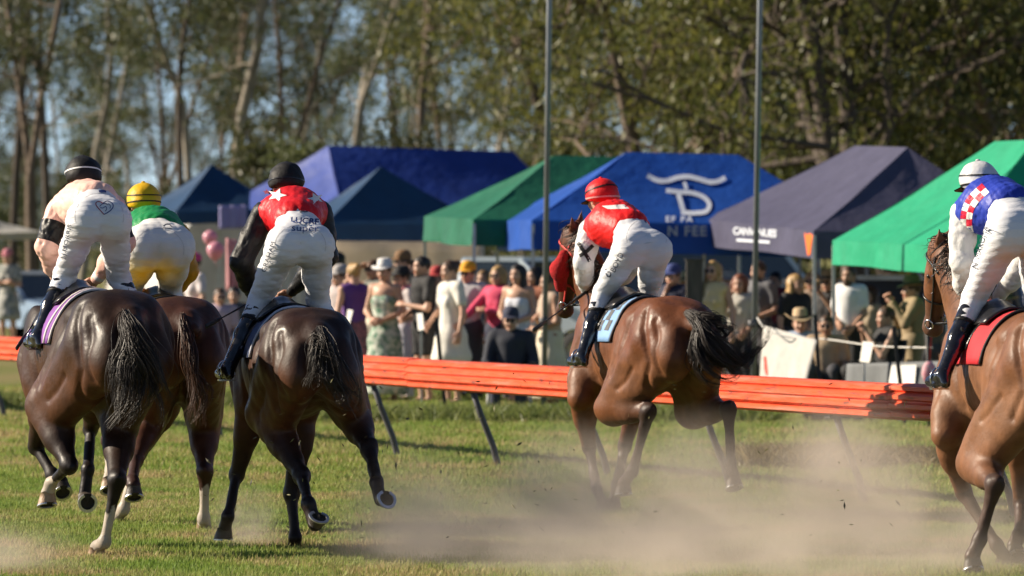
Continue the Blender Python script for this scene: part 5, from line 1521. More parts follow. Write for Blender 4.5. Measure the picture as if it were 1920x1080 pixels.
M_REDFLEECE = pmat("red_fleece", (.42, .006, .010), .95, .3, 60.0, .9, 140.0, bdist=.01)
M_REDSTRAP = pmat("red_webbing", (.55, .03, .02), .6, .2, 40.0)
def bridle(hk, label, strap, fleece):
    H = HORSES[hk]; fr = H['fr']; poll, muz, hd, hs, fw = H['poll'], H['muz'], H['hd'], H['hs'], H['fwdh']; L = np.linalg.norm(muz - poll)
    root = empty("bridle", fr.o, fr.rz, label, "bridle", "bridles on the two visible heads")
    bv = H['bvh']
    def loop(c, ax1, ax2, n=26, lift=.006, a0=0, a1=360):
        out = []
        for i in range(n + 1):
            a = math.radians(a0 + (a1 - a0) * i / n); d = Vector(unit(ax1 * math.cos(a) + ax2 * math.sin(a))); hit = bv.ray_cast(Vector(c) + d * .30, -d, .35)
            out.append(tuple((hit[0] if hit[0] is not None else Vector(c) + d * .1) + d * lift))
        return out
    m = MB(); m.tube(loop(poll + hd * L * .60, fw, hs), .010, 6, cap=False, squash=.5); m.build("noseband", strap, root)
    m = MB(); m.tube(loop(poll + hd * L * .12, fw, hs, a0=-115, a1=115), .010, 6, squash=.5); m.build("browband", strap, root)
    for sg in (1, -1):
        pts = []
        for t in np.linspace(.0, .86, 12):
            c = poll + hd * L * t; d = Vector(unit(hs * sg - fw * .15)); hit = bv.ray_cast(Vector(c) + d * .3, -d, .4)
            pts.append(tuple((hit[0] if hit[0] is not None else Vector(c) + d * .08) + d * .008))
        m = MB(); m.tube(pts, .010, 6, squash=.6); ck = m.build("cheek_strap", strap, root)
        bit = np.array(pts[-1])
        m = MB(); m.tube([tuple(bit + hd * .03 * math.cos(a) + fw * .03 * math.sin(a) + hs * sg * .008) for a in np.linspace(0, 2 * math.pi, 15)], .0055, 6, cap=False); m.build("bit_ring", M_STEEL, ck)
        m = MB()
        for t in (.12, .33, .55): m.lathe([(0, .006), (.010, .003), (.012, 0)], Vector(pts[int(t * 11)]) + Vector(hs) * sg * .008, 8)
        m.build("buckle", M_STEEL, ck)
        wr = JOCK['j' + hk[1]]['P']['wr' + ('L' if sg > 0 else 'R')] + np.array((.06, 0, 0))
        mid = (bit + wr) / 2 + np.array((0, .04 * sg, -.05))
        m = MB(); m.tube([tuple(p) for p in catmull([bit, mid, wr], 8)], .009, 6, squash=.5); m.build("rein", M_LEATHER, root)
        if fleece:
            s = SDF(.011); a = np.array(pts[2]) + hs * sg * .02 + fw * .02; b_ = np.array(pts[8]) + hs * sg * .03 + fw * .03
            s.cap(a, lerp(a, b_, .5) + hs * sg * .012 + fw * .02, .040, .062, .04).cap(lerp(a, b_, .5) + hs * sg * .012 + fw * .02, b_, .062, .042, .04)
            obj("cheek_roll", s.mesh("cheek_roll", wobble(.006, 60, 2)), M_REDFLEECE, root)
    return root
bridle('h4', "red strapped bridle with fluffy red cheek rolls on the bay horse", M_REDSTRAP, True)
bridle('h5', "black leather bridle with steel bit on the light bay horse", M_LEATHER, False)

def whip(label, fr, a, b):
    A, B = fr.J(*a), fr.J(*b); m = MB()
    root = empty("whip", fr.o, fr.rz, label, "whip", "riding whips held by the jockeys")
    m.tube([tuple(lerp(A, B, t)) for t in (0, .3, .7, 1)], [.011, .009, .006, .005], 8); m.build("shaft", M_LEATHER, root)
    m = MB(); d = unit(B - A); m.tube([tuple(B - d * .01), tuple(B + d * .05), tuple(B + d * .15)], [.010, .017, .016], 8, squash=.5); m.build("popper", pmat("whip_popper", (.03, .03, .034), .5, .2), root)
    m = MB(); m.tube([tuple(A - d * .06), tuple(A + d * .10)], .013, 8); m.build("grip", pmat("whip_grip", (.02, .02, .02), .8, .2), root)
whip("black padded whip hanging by the peach jockey's left boot", f1, (112, 532, 1.28), (48, 628, .95))
whip("black whip held low by the red starred jockey", f3, (478, 562, 1.25), (412, 598, 1.00))
whip("grey tipped whip held out by the red capped jockey", f4, (1098, 548, 1.28), (1022, 603, 1.05))
# ------------------------------------------------------------------ spectators
ARM = dict(down=((-.02, .24, 1.13), (.05, .27, .88)), front=((.0, .25, 1.12), (.22, .07, 1.02)), folded=((.06, .25, 1.12), (.22, -.05, 1.17)),
           shade=((.20, .32, 1.44), (.17, .07, 1.63)), phone=((.16, .21, 1.16), (.30, .05, 1.44)), chin=((.20, .13, 1.14), (.14, .03, 1.42)),
           hip=((-.08, .37, 1.16), (.04, .18, 1.02)), reach=((.20, .25, 1.20), (.44, .20, 1.10)), bag=((.02, .24, 1.14), (.20, .16, .98)), lap=((.06, .24, 1.12), (.26, .12, .98)))
HAIRC = dict(blonde=(.42, .26, .10), brown=(.075, .038, .02), black=(.012, .009, .008), grey=(.30, .28, .26), red=(.18, .06, .025), sandy=(.24, .14, .06))
M_HAIRP = {k: pmat("hair_" + k, c, .5, .45, 30.0, .5, 70.0, spec=.5, stretch=(1, 1, .25)) for k, c in HAIRC.items()}
M_GLASS = pmat("sunglass_lens", (.008, .008, .009), .12, .1, spec=.7)

def hat_mesh(kind):
    m = MB()
    if kind in ('cap',):
        m.lathe([(.108, -.005), (.112, .03), (.102, .075), (.065, .108), (0, .118)], n=20, sx=1.05, sy=.88)
        vs = []
        for j in range(9):
            a = math.radians(-60 + 15 * j)
            for r_, z in ((.10, .008), (.19, -.012), (.19, -.017), (.10, .001)): vs.append((r_ * math.cos(a) + .015, r_ * .62 * math.sin(a) * 1.1, z))
        m.add(vs, [(4 * j + a, 4 * j + 4 + a, 4 * j + 4 + (a + 1) % 4, 4 * j + (a + 1) % 4) for j in range(8) for a in range(4)])
    else:
        br, ht, up = dict(fedora=(.17, .115, .02), wide=(.23, .10, .01), cowboy=(.20, .13, .06), straw=(.19, .11, .015))[kind]
        n = 24; prof = [(.0, ht * .9), (.06, ht), (.088, ht * .85), (.100, 0.02), (.108, 0), (br * .75, .0), (br, 0), (br, -.006), (.105, -.008)]
        vs = []
        for r_, z in prof:
            for j in range(n):
                a = 2 * math.pi * j / n; lift = up * (math.sin(a) ** 2) * (r_ / br) ** 2 if r_ > .11 else 0
                vs.append((r_ * 1.08 * math.cos(a), r_ * .92 * math.sin(a), z + lift - (.02 * (abs(math.cos(a)) ** 2) * (r_ / br) if r_ > .12 else 0)))
        m.add(vs, [(i * n + j, i * n + (j + 1) % n, (i + 1) * n + (j + 1) % n, (i + 1) * n + j) for i in range(len(prof) - 1) for j in range(n)], 0, True)
    return m.mesh("hat")
HATS = {k: hat_mesh(k) for k in ('cap', 'fedora', 'wide', 'cowboy', 'straw')}
M_BAND = cloth((.02, .02, .02))

def hair_sdf(kind):
    s = SDF(.0125)
    s.ell((-.012, 0, .042), (.106, .085, .099), None, .02)
    if kind == 'long':
        s.cap((-.05, 0, .02), (-.07, 0, -.16), .085, .075, .05, ((0, 1, 0), 1.15)).cap((-.07, 0, -.15), (-.085, 0, -.34), .075, .05, .04, ((0, 1, 0), 1.3))
        for q in (1, -1): s.cap((.0, .075 * q, .0), (.02, .088 * q, -.20), .035, .030, .03)
    elif kind == 'bob':
        s.cap((-.04, 0, .02), (-.045, 0, -.09), .092, .08, .05, ((0, 1, 0), 1.1))
        for q in (1, -1): s.cap((.01, .075 * q, .02), (.025, .078 * q, -.07), .034, .030, .03)
    elif kind == 'bun':
        s.ell((-.10, 0, .09), (.05, .05, .045), None, .02)
    s.ell((.115, 0, -.035), (.080, .075, .105), None, .02, 's')
    return s.arrays(wobble(.004, 55, 3))
HAIRS = {k: hair_sdf(k) for k in ('short', 'long', 'bob', 'bun')}

def person(label, x, ytop, D, turn=45, top=('tee', (.5, .5, .5)), bottom=('trousers', (.05, .05, .06)), hair=('short', 'brown'), hat=None, arms=('down', 'down'), skin='fair',
           glasses=False, female=False, seated=False, sash=None, look=None, wide=1.0, lean=0.0, beard=False):
    base = Vector((gx(x, D), D, 0)); hz = px(x, ytop, D).z - (.0 if hat is None else .035)
    if seated: k = 1.0; dz = hz - 1.30 - .0
    else: k = hz / 1.73; dz = 0.0
    rz = math.radians(-90 - turn)
    root = empty("person", base, rz, label, "person", "spectators behind the rail")
    S = lambda p: np.array((p[0] * k + lean * max(0, p[2] - .9), p[1] * k * wide, p[2] * k))
    off = np.array((0, 0, -.43 + dz)) if seated else np.zeros(3)
    T = lambda p: S(p) + off
    shz = 1.43
    hip = {q: T((0, .09 * g, .93)) for q, g in (('L', 1), ('R', -1))}
    if seated:
        kn = {q: np.array((.44, .14 * g, .50)) for q, g in (('L', 1), ('R', -1))}; an = {q: np.array((.40, .15 * g, .08)) for q, g in (('L', 1), ('R', -1))}
    else:
        kn = {q: T((.015, .10 * g, .50)) for q, g in (('L', 1), ('R', -1))}; an = {q: T((-.03, .11 * g, .085)) for q, g in (('L', 1), ('R', -1))}
    sh = {q: T((0, (.165 if female else .185) * g, shz - (.02 if female else 0))) for q, g in (('L', 1), ('R', -1))}
    el, wr = {}, {}
    for q, g, a in (('L', 1, arms[0]), ('R', -1, arms[1])):
        e, w = ARM[a]; el[q] = T((e[0], e[1] * g, e[2])); wr[q] = T((w[0], w[1] * g, w[2]))
    head = T((.02, 0, 1.60)); neck = T((-.005, 0, 1.47))
    # skin
    s = SDF(.0195)
    s.cap(T((0, 0, .98)), T((0, 0, 1.34)), .105, .125, .06, ((0, 1, 0), 1.25)).cap(sh['L'], sh['R'], .055, .055, .05).cap(T((-.01, 0, 1.40)), head - (.02, 0, .03), .055, .052, .04)
    for q in 'LR':
        s.cap(hip[q], kn[q], .085, .055, .05).cap(kn[q], lerp(kn[q], an[q], .4), .055, .052, .03).cap(lerp(kn[q], an[q], .3), an[q], .052, .036, .03)
        s.cap(an[q] - (0, 0, .03), an[q] + (.14, 0, -.05), .04, .032, .03)
        s.cap(sh[q], el[q], .047, .040, .03).cap(el[q], wr[q], .040, .027, .02)
    ld = unit(look if look is not None else (1, .0, -.04)); HR = rot_from(ld, (0, 0, 1))
    hands = [('relaxed', rot_from(unit(wr[q] - el[q]), (0, 1 if q == 'L' else -1, .3)), wr[q], q == 'L') for q in 'LR']
    obj("body", body_mesh("body", s, [(HR, head)], hands, SKIN[skin]), M_SKIN, root)
    # top
    kind, col = top[0], top[1]; tm = top[2] if len(top) > 2 else cloth(col)
    t = SDF(.0175); dress = bottom[0] in ('dress', 'longdress')
    zt = 1.30 if kind == 'strapless' else 1.40
    t.cap(T((0, 0, .98)), T((0, 0, zt - .05)), .125, .142 if female else .155, .06, ((0, 1, 0), 1.22))
    if kind != 'strapless': t.cap(lerp(sh['L'], sh['R'], .08), lerp(sh['L'], sh['R'], .92), .068, .068, .06)
    if female:
        for g in (1, -1): t.ell(T((.085, .065 * g, 1.24)), (.065, .065, .065), None, .04)
    if kind == 'tank': pass
    elif kind == 'tee':
        for q in 'LR': t.cap(sh[q], lerp(sh[q], el[q], .62), .070, .068, .04)
    elif kind == 'shirt':
        for q in 'LR': t.cap(sh[q], el[q], .068, .058, .04).cap(el[q], lerp(el[q], wr[q], .93), .056, .042, .03)
    if dress:
        zh = .50 if bottom[0] == 'dress' else .12; rh = .25 if bottom[0] == 'dress' else .30
        t.cap(T((0, 0, .98)), T((0, 0, .80)), .13, .19, .06, ((0, 1, 0), 1.1)).cap(T((0, 0, .80)), T((0, 0, zh + .1)), .19, rh, .06)
        t.cut(T((0, 0, zh)), (0, 0, -1), .01)
    else:
        t.cut(T((0, 0, .90)), (0, 0, -1), .01)
    obj("dress" if dress else "top", t.mesh("top", wobble(.0045, 22, int(x))), tm, root)
    # bottom
    if not dress:
        bk, bc = bottom[0], bottom[1]; bm_ = bottom[2] if len(bottom) > 2 else cloth(bc)
        b = SDF(.0175); b.cap(T((0, 0, 1.0)), T((0, 0, .90)), .122, .135, .05, ((0, 1, 0), 1.22))
        if bk in ('trousers', 'shorts'):
            for q in 'LR':
                b.cap(hip[q], kn[q], .108, .078, .05)
                if bk == 'trousers': b.cap(kn[q], an[q], .078, .062, .04)
            if bk == 'shorts' and not seated: b.cut(T((0, 0, .58)), (0, 0, -1), .01)
        else:
            zh = .55 if bk == 'skirt' else .14
            b.cap(T((0, 0, .90)), T((0, 0, zh + .08)), .155, .20 if bk == 'skirt' else .26, .06); b.cut(T((0, 0, zh)), (0, 0, -1), .01)
        obj("skirt" if 'skirt' in bk else bk, b.mesh("bottom", wobble(.004, 22, int(x) + 1)), bm_, root)
    for q in 'LR':
        f = SDF(.0175); f.cap(an[q] - (0.02, 0, .035), an[q] + (.15, 0, -.055), .045, .036, .03); f.cut((0, 0, .0), (0, 0, -1), .005)
        obj("shoe", f.mesh("shoe"), cloth((.03, .028, .026)) if not female else cloth((.30, .22, .16)), root)
    if hair:
        V, F = put(HAIRS[hair[0]], HR, head); obj("hair", np_mesh("hair", V, F), M_HAIRP[hair[1]], root)
    if beard:
        bd = SDF(.012); bd.ell((.05, 0, -.075), (.062, .060, .055), None, .02).ell((.09, 0, -.045), (.03, .03, .012), None, .01); bd.ell((.12, 0, .0), (.06, .05, .045), None, .01, 's')
        V, F = put(bd.arrays(), HR, head); obj("beard", np_mesh("beard", V, F), M_HAIRP[hair[1]], root)
    if hat:
        ho = obj("hat", HATS[hat[0]].copy(), cloth(hat[1]), root); ho.matrix_local = Matrix.Translation(Vector(head + HR @ np.array((-.008, 0, .062)))) @ Matrix(HR.tolist()).to_4x4()
        if hat[0] != 'cap':
            bnd = MB(); bnd.lathe([(.1065, .008), (.103, .032)], n=20, sx=1.08, sy=.92); b_ = bnd.build("hat_band", cloth(hat[2] if len(hat) > 2 else (.02, .02, .02)), ho)
    if glasses:
        g = MB()
        for q in (1, -1):
            g.lathe([(0, .004), (.021, .003), (.023, -.003)], head + HR @ np.array((.112, .031 * q, .010)), 12, R=Matrix((HR @ np.array(((0, 0, 1), (0, 1, 0), (-1, 0, 0)))).tolist()))
            g.tube([tuple(head + HR @ np.array((.108, .052 * q, .014))), tuple(head + HR @ np.array((.0, .084 * q, .012)))], .003, 5)
        g.build("sunglasses", M_GLASS, root)
    if sash:
        pts = [tuple(T(p)) for p in ((-.12, .12, 1.44), (.02, .15, 1.49), (.13, .06, 1.32), (.165, -.05, 1.15), (.14, -.13, .98))]
        m = MB(); m.tube(catmull([np.array(p) for p in pts], 5).tolist(), .034, 8, squash=.25); m.build("sash", cloth(sash), root)
    return root

FLORAL = pmat("floral_print", (.03, .03, .05), .8, .1, 26.0, .2, 30.0, col2=(.30, .10, .14)); GREENP = pmat("green_print", (.62, .62, .54), .8, .1, 16.0, .2, 30.0, col2=(.03, .16, .09))
PATW = pmat("leaf_print", (.52, .50, .46), .8, .1, 14.0, .2, 30.0, col2=(.12, .15, .13)); SATIN = pmat("cream_satin", (.66, .50, .26), .32, .12, 8.0, .4, 22.0, sheen=.2)
LACE = pmat("white_lace", (.70, .67, .60), .8, .14, 30.0, .4, 50.0)
W_, BLK, NAVY, CREAM = (.70, .69, .67), (.018, .018, .020), (.018, .022, .05), (.62, .55, .42)
PP = [
 ("person in a leaf patterned shirt and pink cap at the far left", 15, 466, 108, dict(turn=20, top=('tee', W_, PATW), bottom=('dress', W_, PATW), hat=('cap', (.55, .2, .24)), arms=('folded', 'folded'), female=True)),
 ("person in a white top and hot pink cap beside the balloons", 366, 474, 84, dict(turn=60, top=('tee', (.62, .55, .55)), bottom=('trousers', (.5, .46, .45)), hat=('cap', (.70, .06, .22)), arms=('front', 'reach'), female=True)),
 ("dark haired person in a mauve shirt sitting left of the red starred jockey", 412, 541, 80, dict(turn=-10, seated=True, top=('tee', (.42, .34, .42)), bottom=('trousers', W_), hair=('short', 'brown'), arms=('lap', 'lap'), glasses=True)),
 ("dark haired person in grey sitting beside the mauve shirt", 440, 538, 81.5, dict(turn=10, seated=True, top=('tee', (.08, .08, .08)), hair=('short', 'black'), arms=('lap', 'lap'))),
 ("long dark haired person half hidden at the left end of the crowd", 632, 470, 79, dict(turn=60, top=('tee', (.30, .24, .22)), hair=('long', 'black'), female=True)),
 ("person in a grey cap and pale shirt at the left end of the crowd", 641, 497, 73.5, dict(turn=60, top=('tee', (.42, .36, .35)), hat=('cap', (.40, .38, .37)), arms=('front', 'down'))),
 ("blonde woman with purple band and purple top, dark floral skirt", 664, 494, 71, dict(turn=150, top=('tank', (.10, .035, .20)), bottom=('longskirt', BLK, FLORAL), hair=('bun', 'blonde'), female=True, arms=('down', 'front'))),
 ("woman shading her eyes with a raised arm, long cream skirt", 703, 487, 72.5, dict(turn=50, top=('tank', (.24, .24, .20)), bottom=('longskirt', CREAM), hair=('bun', 'brown'), female=True, glasses=True, arms=('down', 'shade'), skin='tan')),
 ("woman in a green patterned dress and white brimmed hat", 722, 485, 70.5, dict(turn=25, top=('strapless', W_, GREENP), bottom=('longdress', W_, GREENP), hair=('short', 'brown'), hat=('fedora', (.70, .69, .68), (.5, .5, .5)), female=True, arms=('front', 'front'))),
 ("tall man in a brown cap behind the women with hats", 758, 468, 75, dict(turn=70, top=('tee', (.30, .24, .19)), hair=('short', 'brown'), hat=('cap', (.20, .11, .05)))),
 ("woman in a black wide hat with a pink sash over white", 755, 498, 71.5, dict(turn=55, top=('tee', (.68, .60, .58)), bottom=('trousers', (.60, .58, .66)), hair=('short', 'black'), hat=('wide', BLK), female=True, sash=(.70, .25, .28), arms=('front', 'bag'))),
 ("young man in a black t-shirt and dark shorts", 794, 480, 70, dict(turn=65, top=('tee', BLK), bottom=('shorts', BLK), hair=('short', 'black'), arms=('folded', 'front'))),
 ("woman in a loose white lace dress", 846, 488, 69.5, dict(turn=62, top=('tee', W_, LACE), bottom=('dress', W_, LACE), hair=('bun', 'brown'), female=True, wide=1.12, arms=('down', 'bag'))),
 ("man in a yellow cap and white shirt behind a tent leg", 879, 490, 71.5, dict(turn=30, top=('tee', (.55, .55, .56)), hat=('cap', (.72, .36, .02)), glasses=True, wide=1.1)),
 ("blonde woman in sunglasses and a bright pink shirt", 936, 499, 71, dict(turn=35, top=('shirt', (.66, .06, .14)), bottom=('trousers', NAVY), hair=('bob', 'blonde'), female=True, glasses=True, arms=('folded', 'reach'))),
 ("woman with long dark hair in a white top", 972, 496, 70, dict(turn=30, top=('strapless', (.60, .62, .70)), bottom=('skirt', (.55, .58, .68)), hair=('long', 'black'), female=True, arms=('front', 'front'))),
 ("man in a navy jacket and cap sitting near the rail", 958, 576, 66.5, dict(turn=5, seated=True, top=('shirt', (.022, .026, .04)), bottom=('trousers', (.03, .035, .06)), hair=('short', 'brown'), hat=('cap', (.03, .035, .07)), arms=('lap', 'lap'), wide=1.15, glasses=True)),
 ("woman in a long cream skirt behind the bay horse's head", 1032, 512, 68, dict(turn=70, top=('tank', (.45, .34, .26)), bottom=('longskirt', CREAM), hair=('bun', 'brown'), female=True, arms=('front', 'folded'), skin='tan')),
 ("man in a blue and red cap resting his chin on his hand", 1264, 496, 72, dict(turn=35, top=('tee', NAVY), hair=('short', 'brown'), hat=('cap', (.04, .06, .20)), arms=('folded', 'chin'))),
 ("long haired blonde woman in sunglasses and cream satin top", 1338, 489, 70, dict(turn=25, top=('tank', W_, SATIN), bottom=('skirt', (.70, .67, .62)), hair=('long', 'blonde'), female=True, glasses=True, arms=('down', 'down'))),
 ("short woman with a brown bob holding a pale bag", 1388, 516, 71, dict(turn=20, top=('tee', (.52, .50, .44)), hair=('bob', 'red'), female=True, arms=('bag', 'phone'))),
 ("bearded dark haired man in a grey shirt behind the second pole", 1424, 489, 71.5, dict(turn=40, top=('tee', (.13, .13, .14)), hair=('short', 'brown'), beard=True, arms=('front', 'front'))),
 ("blonde woman in a black t-shirt right of the second pole", 1491, 516, 71, dict(turn=-35, top=('tee', BLK), hair=('long', 'blonde'), female=True, arms=('front', 'down'))),
 ("blonde woman in sunglasses behind the black t-shirt", 1523, 511, 73.5, dict(turn=20, top=('tank', (.30, .22, .16)), hair=('bob', 'blonde'), female=True, glasses=True)),
 ("woman in a straw hat and black top with one hand raised", 1556, 508, 72.5, dict(turn=35, top=('tee', BLK), hair=('long', 'sandy'), hat=('straw', (.45, .30, .14)), female=True, glasses=True, arms=('phone', 'front'))),
 ("bearded man with bushy dark hair in a white shirt", 1594, 498, 69.5, dict(turn=30, top=('tee', (.72, .71, .70)), bottom=('trousers', BLK), hair=('short', 'brown'), beard=True, arms=('bag', 'front'), skin='tan', wide=.86)),
 ("person in a tan cowboy hat sitting below the black t-shirt", 1500, 581, 67.5, dict(turn=0, seated=True, top=('shirt', (.34, .45, .62)), hair=('short', 'brown'), hat=('cowboy', (.50, .36, .21)), arms=('lap', 'lap'))),
 ("moustached man in sunglasses sitting by the white banner", 1550, 592, 67, dict(turn=10, seated=True, top=('tee', (.42, .30, .19)), hair=('short', 'brown'), glasses=True, arms=('lap', 'lap'), skin='tan')),
 ("person in a khaki outfit and hat taking a photo", 1712, 520, 67, dict(turn=80, top=('shirt', (.30, .22, .12)), bottom=('trousers', (.28, .21, .12)), hair=('short', 'brown'), hat=('fedora', (.22, .15, .08)), arms=('phone', 'phone'))),
 ("person in dark clothes leaning beside the khaki photographer", 1664, 575, 66.5, dict(turn=70, seated=True, top=('tank', BLK), bottom=('trousers', BLK), hair=('short', 'brown'), arms=('phone', 'phone'))),
 ("person in a straw hat behind the right jockey's knee", 1884, 545, 66, dict(turn=30, top=('tee', (.35, .30, .26)), hair=('short', 'brown'), hat=('straw', (.40, .28, .16)))),
]
PP += [
 ("dark haired person in a brown top behind the black t-shirt young man", 775, 488, 76, dict(turn=40, top=('tee', (.16, .10, .07)), hair=('short', 'black'))),
 ("person in a red cap behind the white lace dress", 822, 500, 76.5, dict(turn=35, top=('tee', (.35, .32, .30)), hat=('cap', (.40, .04, .04)))),
 ("person with sandy hair behind the pink shirted woman", 908, 508, 77, dict(turn=30, top=('tee', (.10, .12, .18)), hair=('short', 'sandy'))),
 ("dark haired person in a rust top beside the first pole", 1004, 502, 75, dict(turn=50, top=('tee', (.30, .10, .05)), hair=('long', 'black'), female=True)),
 ("person in a pale hat behind the chin resting man", 1288, 512, 79, dict(turn=45, top=('tee', (.30, .28, .26)), hat=('fedora', (.55, .50, .42)))),
 ("person in a white cap behind the blonde in satin", 1366, 508, 78, dict(turn=30, top=('tee', (.12, .14, .20)), hat=('cap', (.6, .6, .6)))),
 ("dark haired person in maroon between the pole and the black t-shirt", 1455, 512, 77, dict(turn=25, top=('tee', (.22, .03, .05)), hair=('short', 'black'))),
 ("brown haired person in a beige dress right of the white shirted man", 1632, 540, 72, dict(turn=40, top=('tank', (.45, .36, .25)), bottom=('dress', (.45, .36, .25)), hair=('long', 'brown'), female=True)),
 ("person in a dark hat sitting right of the khaki photographer", 1745, 560, 70, dict(turn=30, seated=False, top=('tee', (.10, .09, .08)), hat=('fedora', (.05, .04, .03)))),
]
for lab, x, yt, D, kw in PP: person(lab, x, yt, D, **kw)

# camp chairs under the seated people
def camp_chair(label, x, D, turn, col):
    root = empty("camp_chair", (gx(x, D), D, 0), math.radians(-90 - turn), label, "chair", "folding camp chairs")
    m = MB(); m.box((.20, 0, .40), (.46, .50, .02)); m.build("seat", cloth(col), root)
    m = MB(); m.box((-.10, 0, .66), (.02, .52, .42), Matrix.Rotation(-.18, 3, 'Y')); m.build("backrest", cloth(col), root)
    for a, b in (((-.05, .25, 0), (.40, .25, .42)), ((-.05, -.25, 0), (.40, -.25, .42)), ((.42, .25, 0), (-.06, .25, .52)), ((.42, -.25, 0), (-.06, -.25, .52))):
        m = MB(); m.tube([a, b], .012, 8); m.build("leg", M_TLEG, root)
    for g in (1, -1):
        m = MB(); m.box((.18, .28 * g, .60), (.44, .06, .02)); m.build("armrest", cloth(BLK), root)
for a in [("dark folding chair under the navy jacketed man", 958, 66.5, 5, NAVY), ("folding chair under the cowboy hat", 1500, 67.5, 0, (.05, .06, .05)), ("folding chair under the moustached man", 1550, 67, 10, BLK),
          ("folding chair under the mauve shirted person", 412, 80, -10, BLK), ("folding chair under the grey shirted person", 440, 81.5, 10, BLK), ("folding chair under the dark clothed person", 1664, 66.5, 70, (.04, .04, .05))]: camp_chair(*a)

# ------------------------------------------------------------------ vehicles
M_TYRE = pmat("tyre_rubber", (.018, .018, .019), .85, .2, 30.0); M_RIM = pmat("alloy_rim", (.45, .45, .46), .35, .1, metal=.7); M_CGLASS = pmat("car_glass", (.035, .045, .05), .08, .1, spec=.8)
M_LAMPR = pmat("tail_lamp", (.45, .01, .01), .25, .1); M_LAMPW = pmat("head_lamp", (.65, .66, .68), .15, .1); M_TRIM = pmat("black_trim", (.02, .02, .02), .5, .1)
def car(label, kind, x, D, rz, col, roofcol=None):
    """x forward in the car's own frame"""
    root = empty("parked_car", (gx(x, D), D, 0), rz, label, "car", "cars parked behind the tents")
    paint = pmat("car_paint", col, .3, .05, 3.0, coat=.8, spec=.5)
    W = .90 if kind != 'sedan' else .87
    hood, belt, roof = dict(suv=(1.05, 1.08, 1.78), ute=(1.08, 1.10, 1.78), sedan=(.88, .92, 1.44), van=(1.1, 1.15, 2.0))[kind]
    low = [(-2.3, .45), (-2.35, .75), (-2.28, belt), (-1.0, belt + .02), (1.0, belt), (1.25, hood), (2.15, hood - .14), (2.32, .72), (2.28, .38)]
    def arch(cx): return [(cx + .40 * math.cos(a), .33 + .40 * math.sin(a)) for a in np.linspace(0.05, math.pi - .05, 9)]
    bottom = [(2.28, .30)] + arch(1.45) + arch(-1.45) + [(-2.3, .30)]
    out = low + bottom; n = len(out); m = MB(); vs = []
    for y, sh in ((-W, .965), (-W * .93, 1), (W * .93, 1), (W, .965)):
        for (a, b) in out: vs.append((a * (1 if sh == 1 else .992), y, .3 + (b - .3) * sh))
    fs = [(r * n + i, r * n + (i + 1) % n, (r + 1) * n + (i + 1) % n, (r + 1) * n + i) for r in range(3) for i in range(n)]
    fs += [tuple(range(n)), tuple(3 * n + i for i in range(n - 1, -1, -1))]
    m.add(vs, fs); me = m.mesh("body"); bm = bmesh.new(); bm.from_mesh(me); bmesh.ops.triangulate(bm, faces=[f for f in bm.faces if len(f.verts) > 4]); bmesh.ops.recalc_face_normals(bm, faces=bm.faces[:]); bm.to_mesh(me); bm.free()
    body = obj("body", me, paint, root)
    xr, xf = dict(suv=(-2.2, 1.1), ute=(-.55, 1.1), sedan=(-1.75, 1.0), van=(-2.3, 1.6))[kind]
    tr, tf = dict(suv=(-2.0, .45), ute=(-.45, .45), sedan=(-1.05, .25), van=(-2.25, 1.0))[kind]
    wt = W * .80
    m = MB(); m.box(((tr + tf) / 2, 0, roof - .03), (tf - tr + .1, wt * 2 + .04, .07)); m.build("roof", pmat("car_roof", roofcol, .35, .05, coat=.6) if roofcol else paint, body)
    b4 = [(xr, -W * .93, belt), (xf, -W * .93, belt), (xf, W * .93, belt), (xr, W * .93, belt)]; t4 = [(tr, -wt, roof - .05), (tf, -wt, roof - .05), (tf, wt, roof - .05), (tr, wt, roof - .05)]
    for i in range(4):
        j = (i + 1) % 4; m = MB(); m.bar(b4[i], t4[i], .08, .08); m.build("pillar", paint, body)
        A, B, Cc, Dd = (Vector(p) for p in (b4[i], b4[j], t4[j], t4[i]))
        m = MB(); nn = (B - A).cross(Dd - A).normalized() * .008
        m.add([A - nn, B - nn, Cc - nn, Dd - nn, A + nn, B + nn, Cc + nn, Dd + nn], [(0, 1, 2, 3), (7, 6, 5, 4), (0, 4, 5, 1), (1, 5, 6, 2), (2, 6, 7, 3), (3, 7, 4, 0)]); m.build("window", M_CGLASS, body)
    for sx in (1.45, -1.45):
        for g in (1, -1):
            R = Matrix.Rotation(math.pi / 2, 3, 'X'); m = MB(); m.lathe([(.20, -.10), (.33, -.10), (.345, -.06), (.345, .06), (.33, .10), (.20, .10)], (sx, g * (W - .10), .345), 24, R=R); w_ = m.build("wheel", M_TYRE, root)
            m = MB(); m.lathe([(0, -.07 * -g), (.08, .09 * -g), (.20, .085 * -g), (.215, .095 * -g)], (sx, g * (W - .10), .345), 20, R=R); m.build("rim", M_RIM, w_)
    for g in (1, -1):
        m = MB(); m.box((2.20, g * W * .72, hood - .24), (.18, .32, .16)); m.build("headlight", M_LAMPW, body)
        m = MB(); m.box((-2.29, g * W * .82, belt - .16), (.12, .20, .26)); m.build("tail_light", M_LAMPR, body)
        m = MB(); m.box((.85, g * (W + .10), belt + .10), (.10, .20, .14)); m.build("mirror", paint, body)
        m = MB(); m.box((-.1, g * (W * .985), belt - .18), (.16, .03, .03)); m.build("door_handle", M_TRIM, body)
    m = MB(); m.box((2.31, 0, .50), (.08, W * 1.7, .16)); m.build("bumper", M_TRIM, body); m = MB(); m.box((-2.34, 0, .50), (.08, W * 1.7, .16)); m.build("bumper", M_TRIM, body)
    return root
car("pale blue car parked at the far left behind the patterned shirt", 'sedan', 56, 112, -.9, (.24, .34, .48))
car("white ute parked behind the pink shirted woman", 'ute', 955, 87, -.35, (.55, .62, .68))
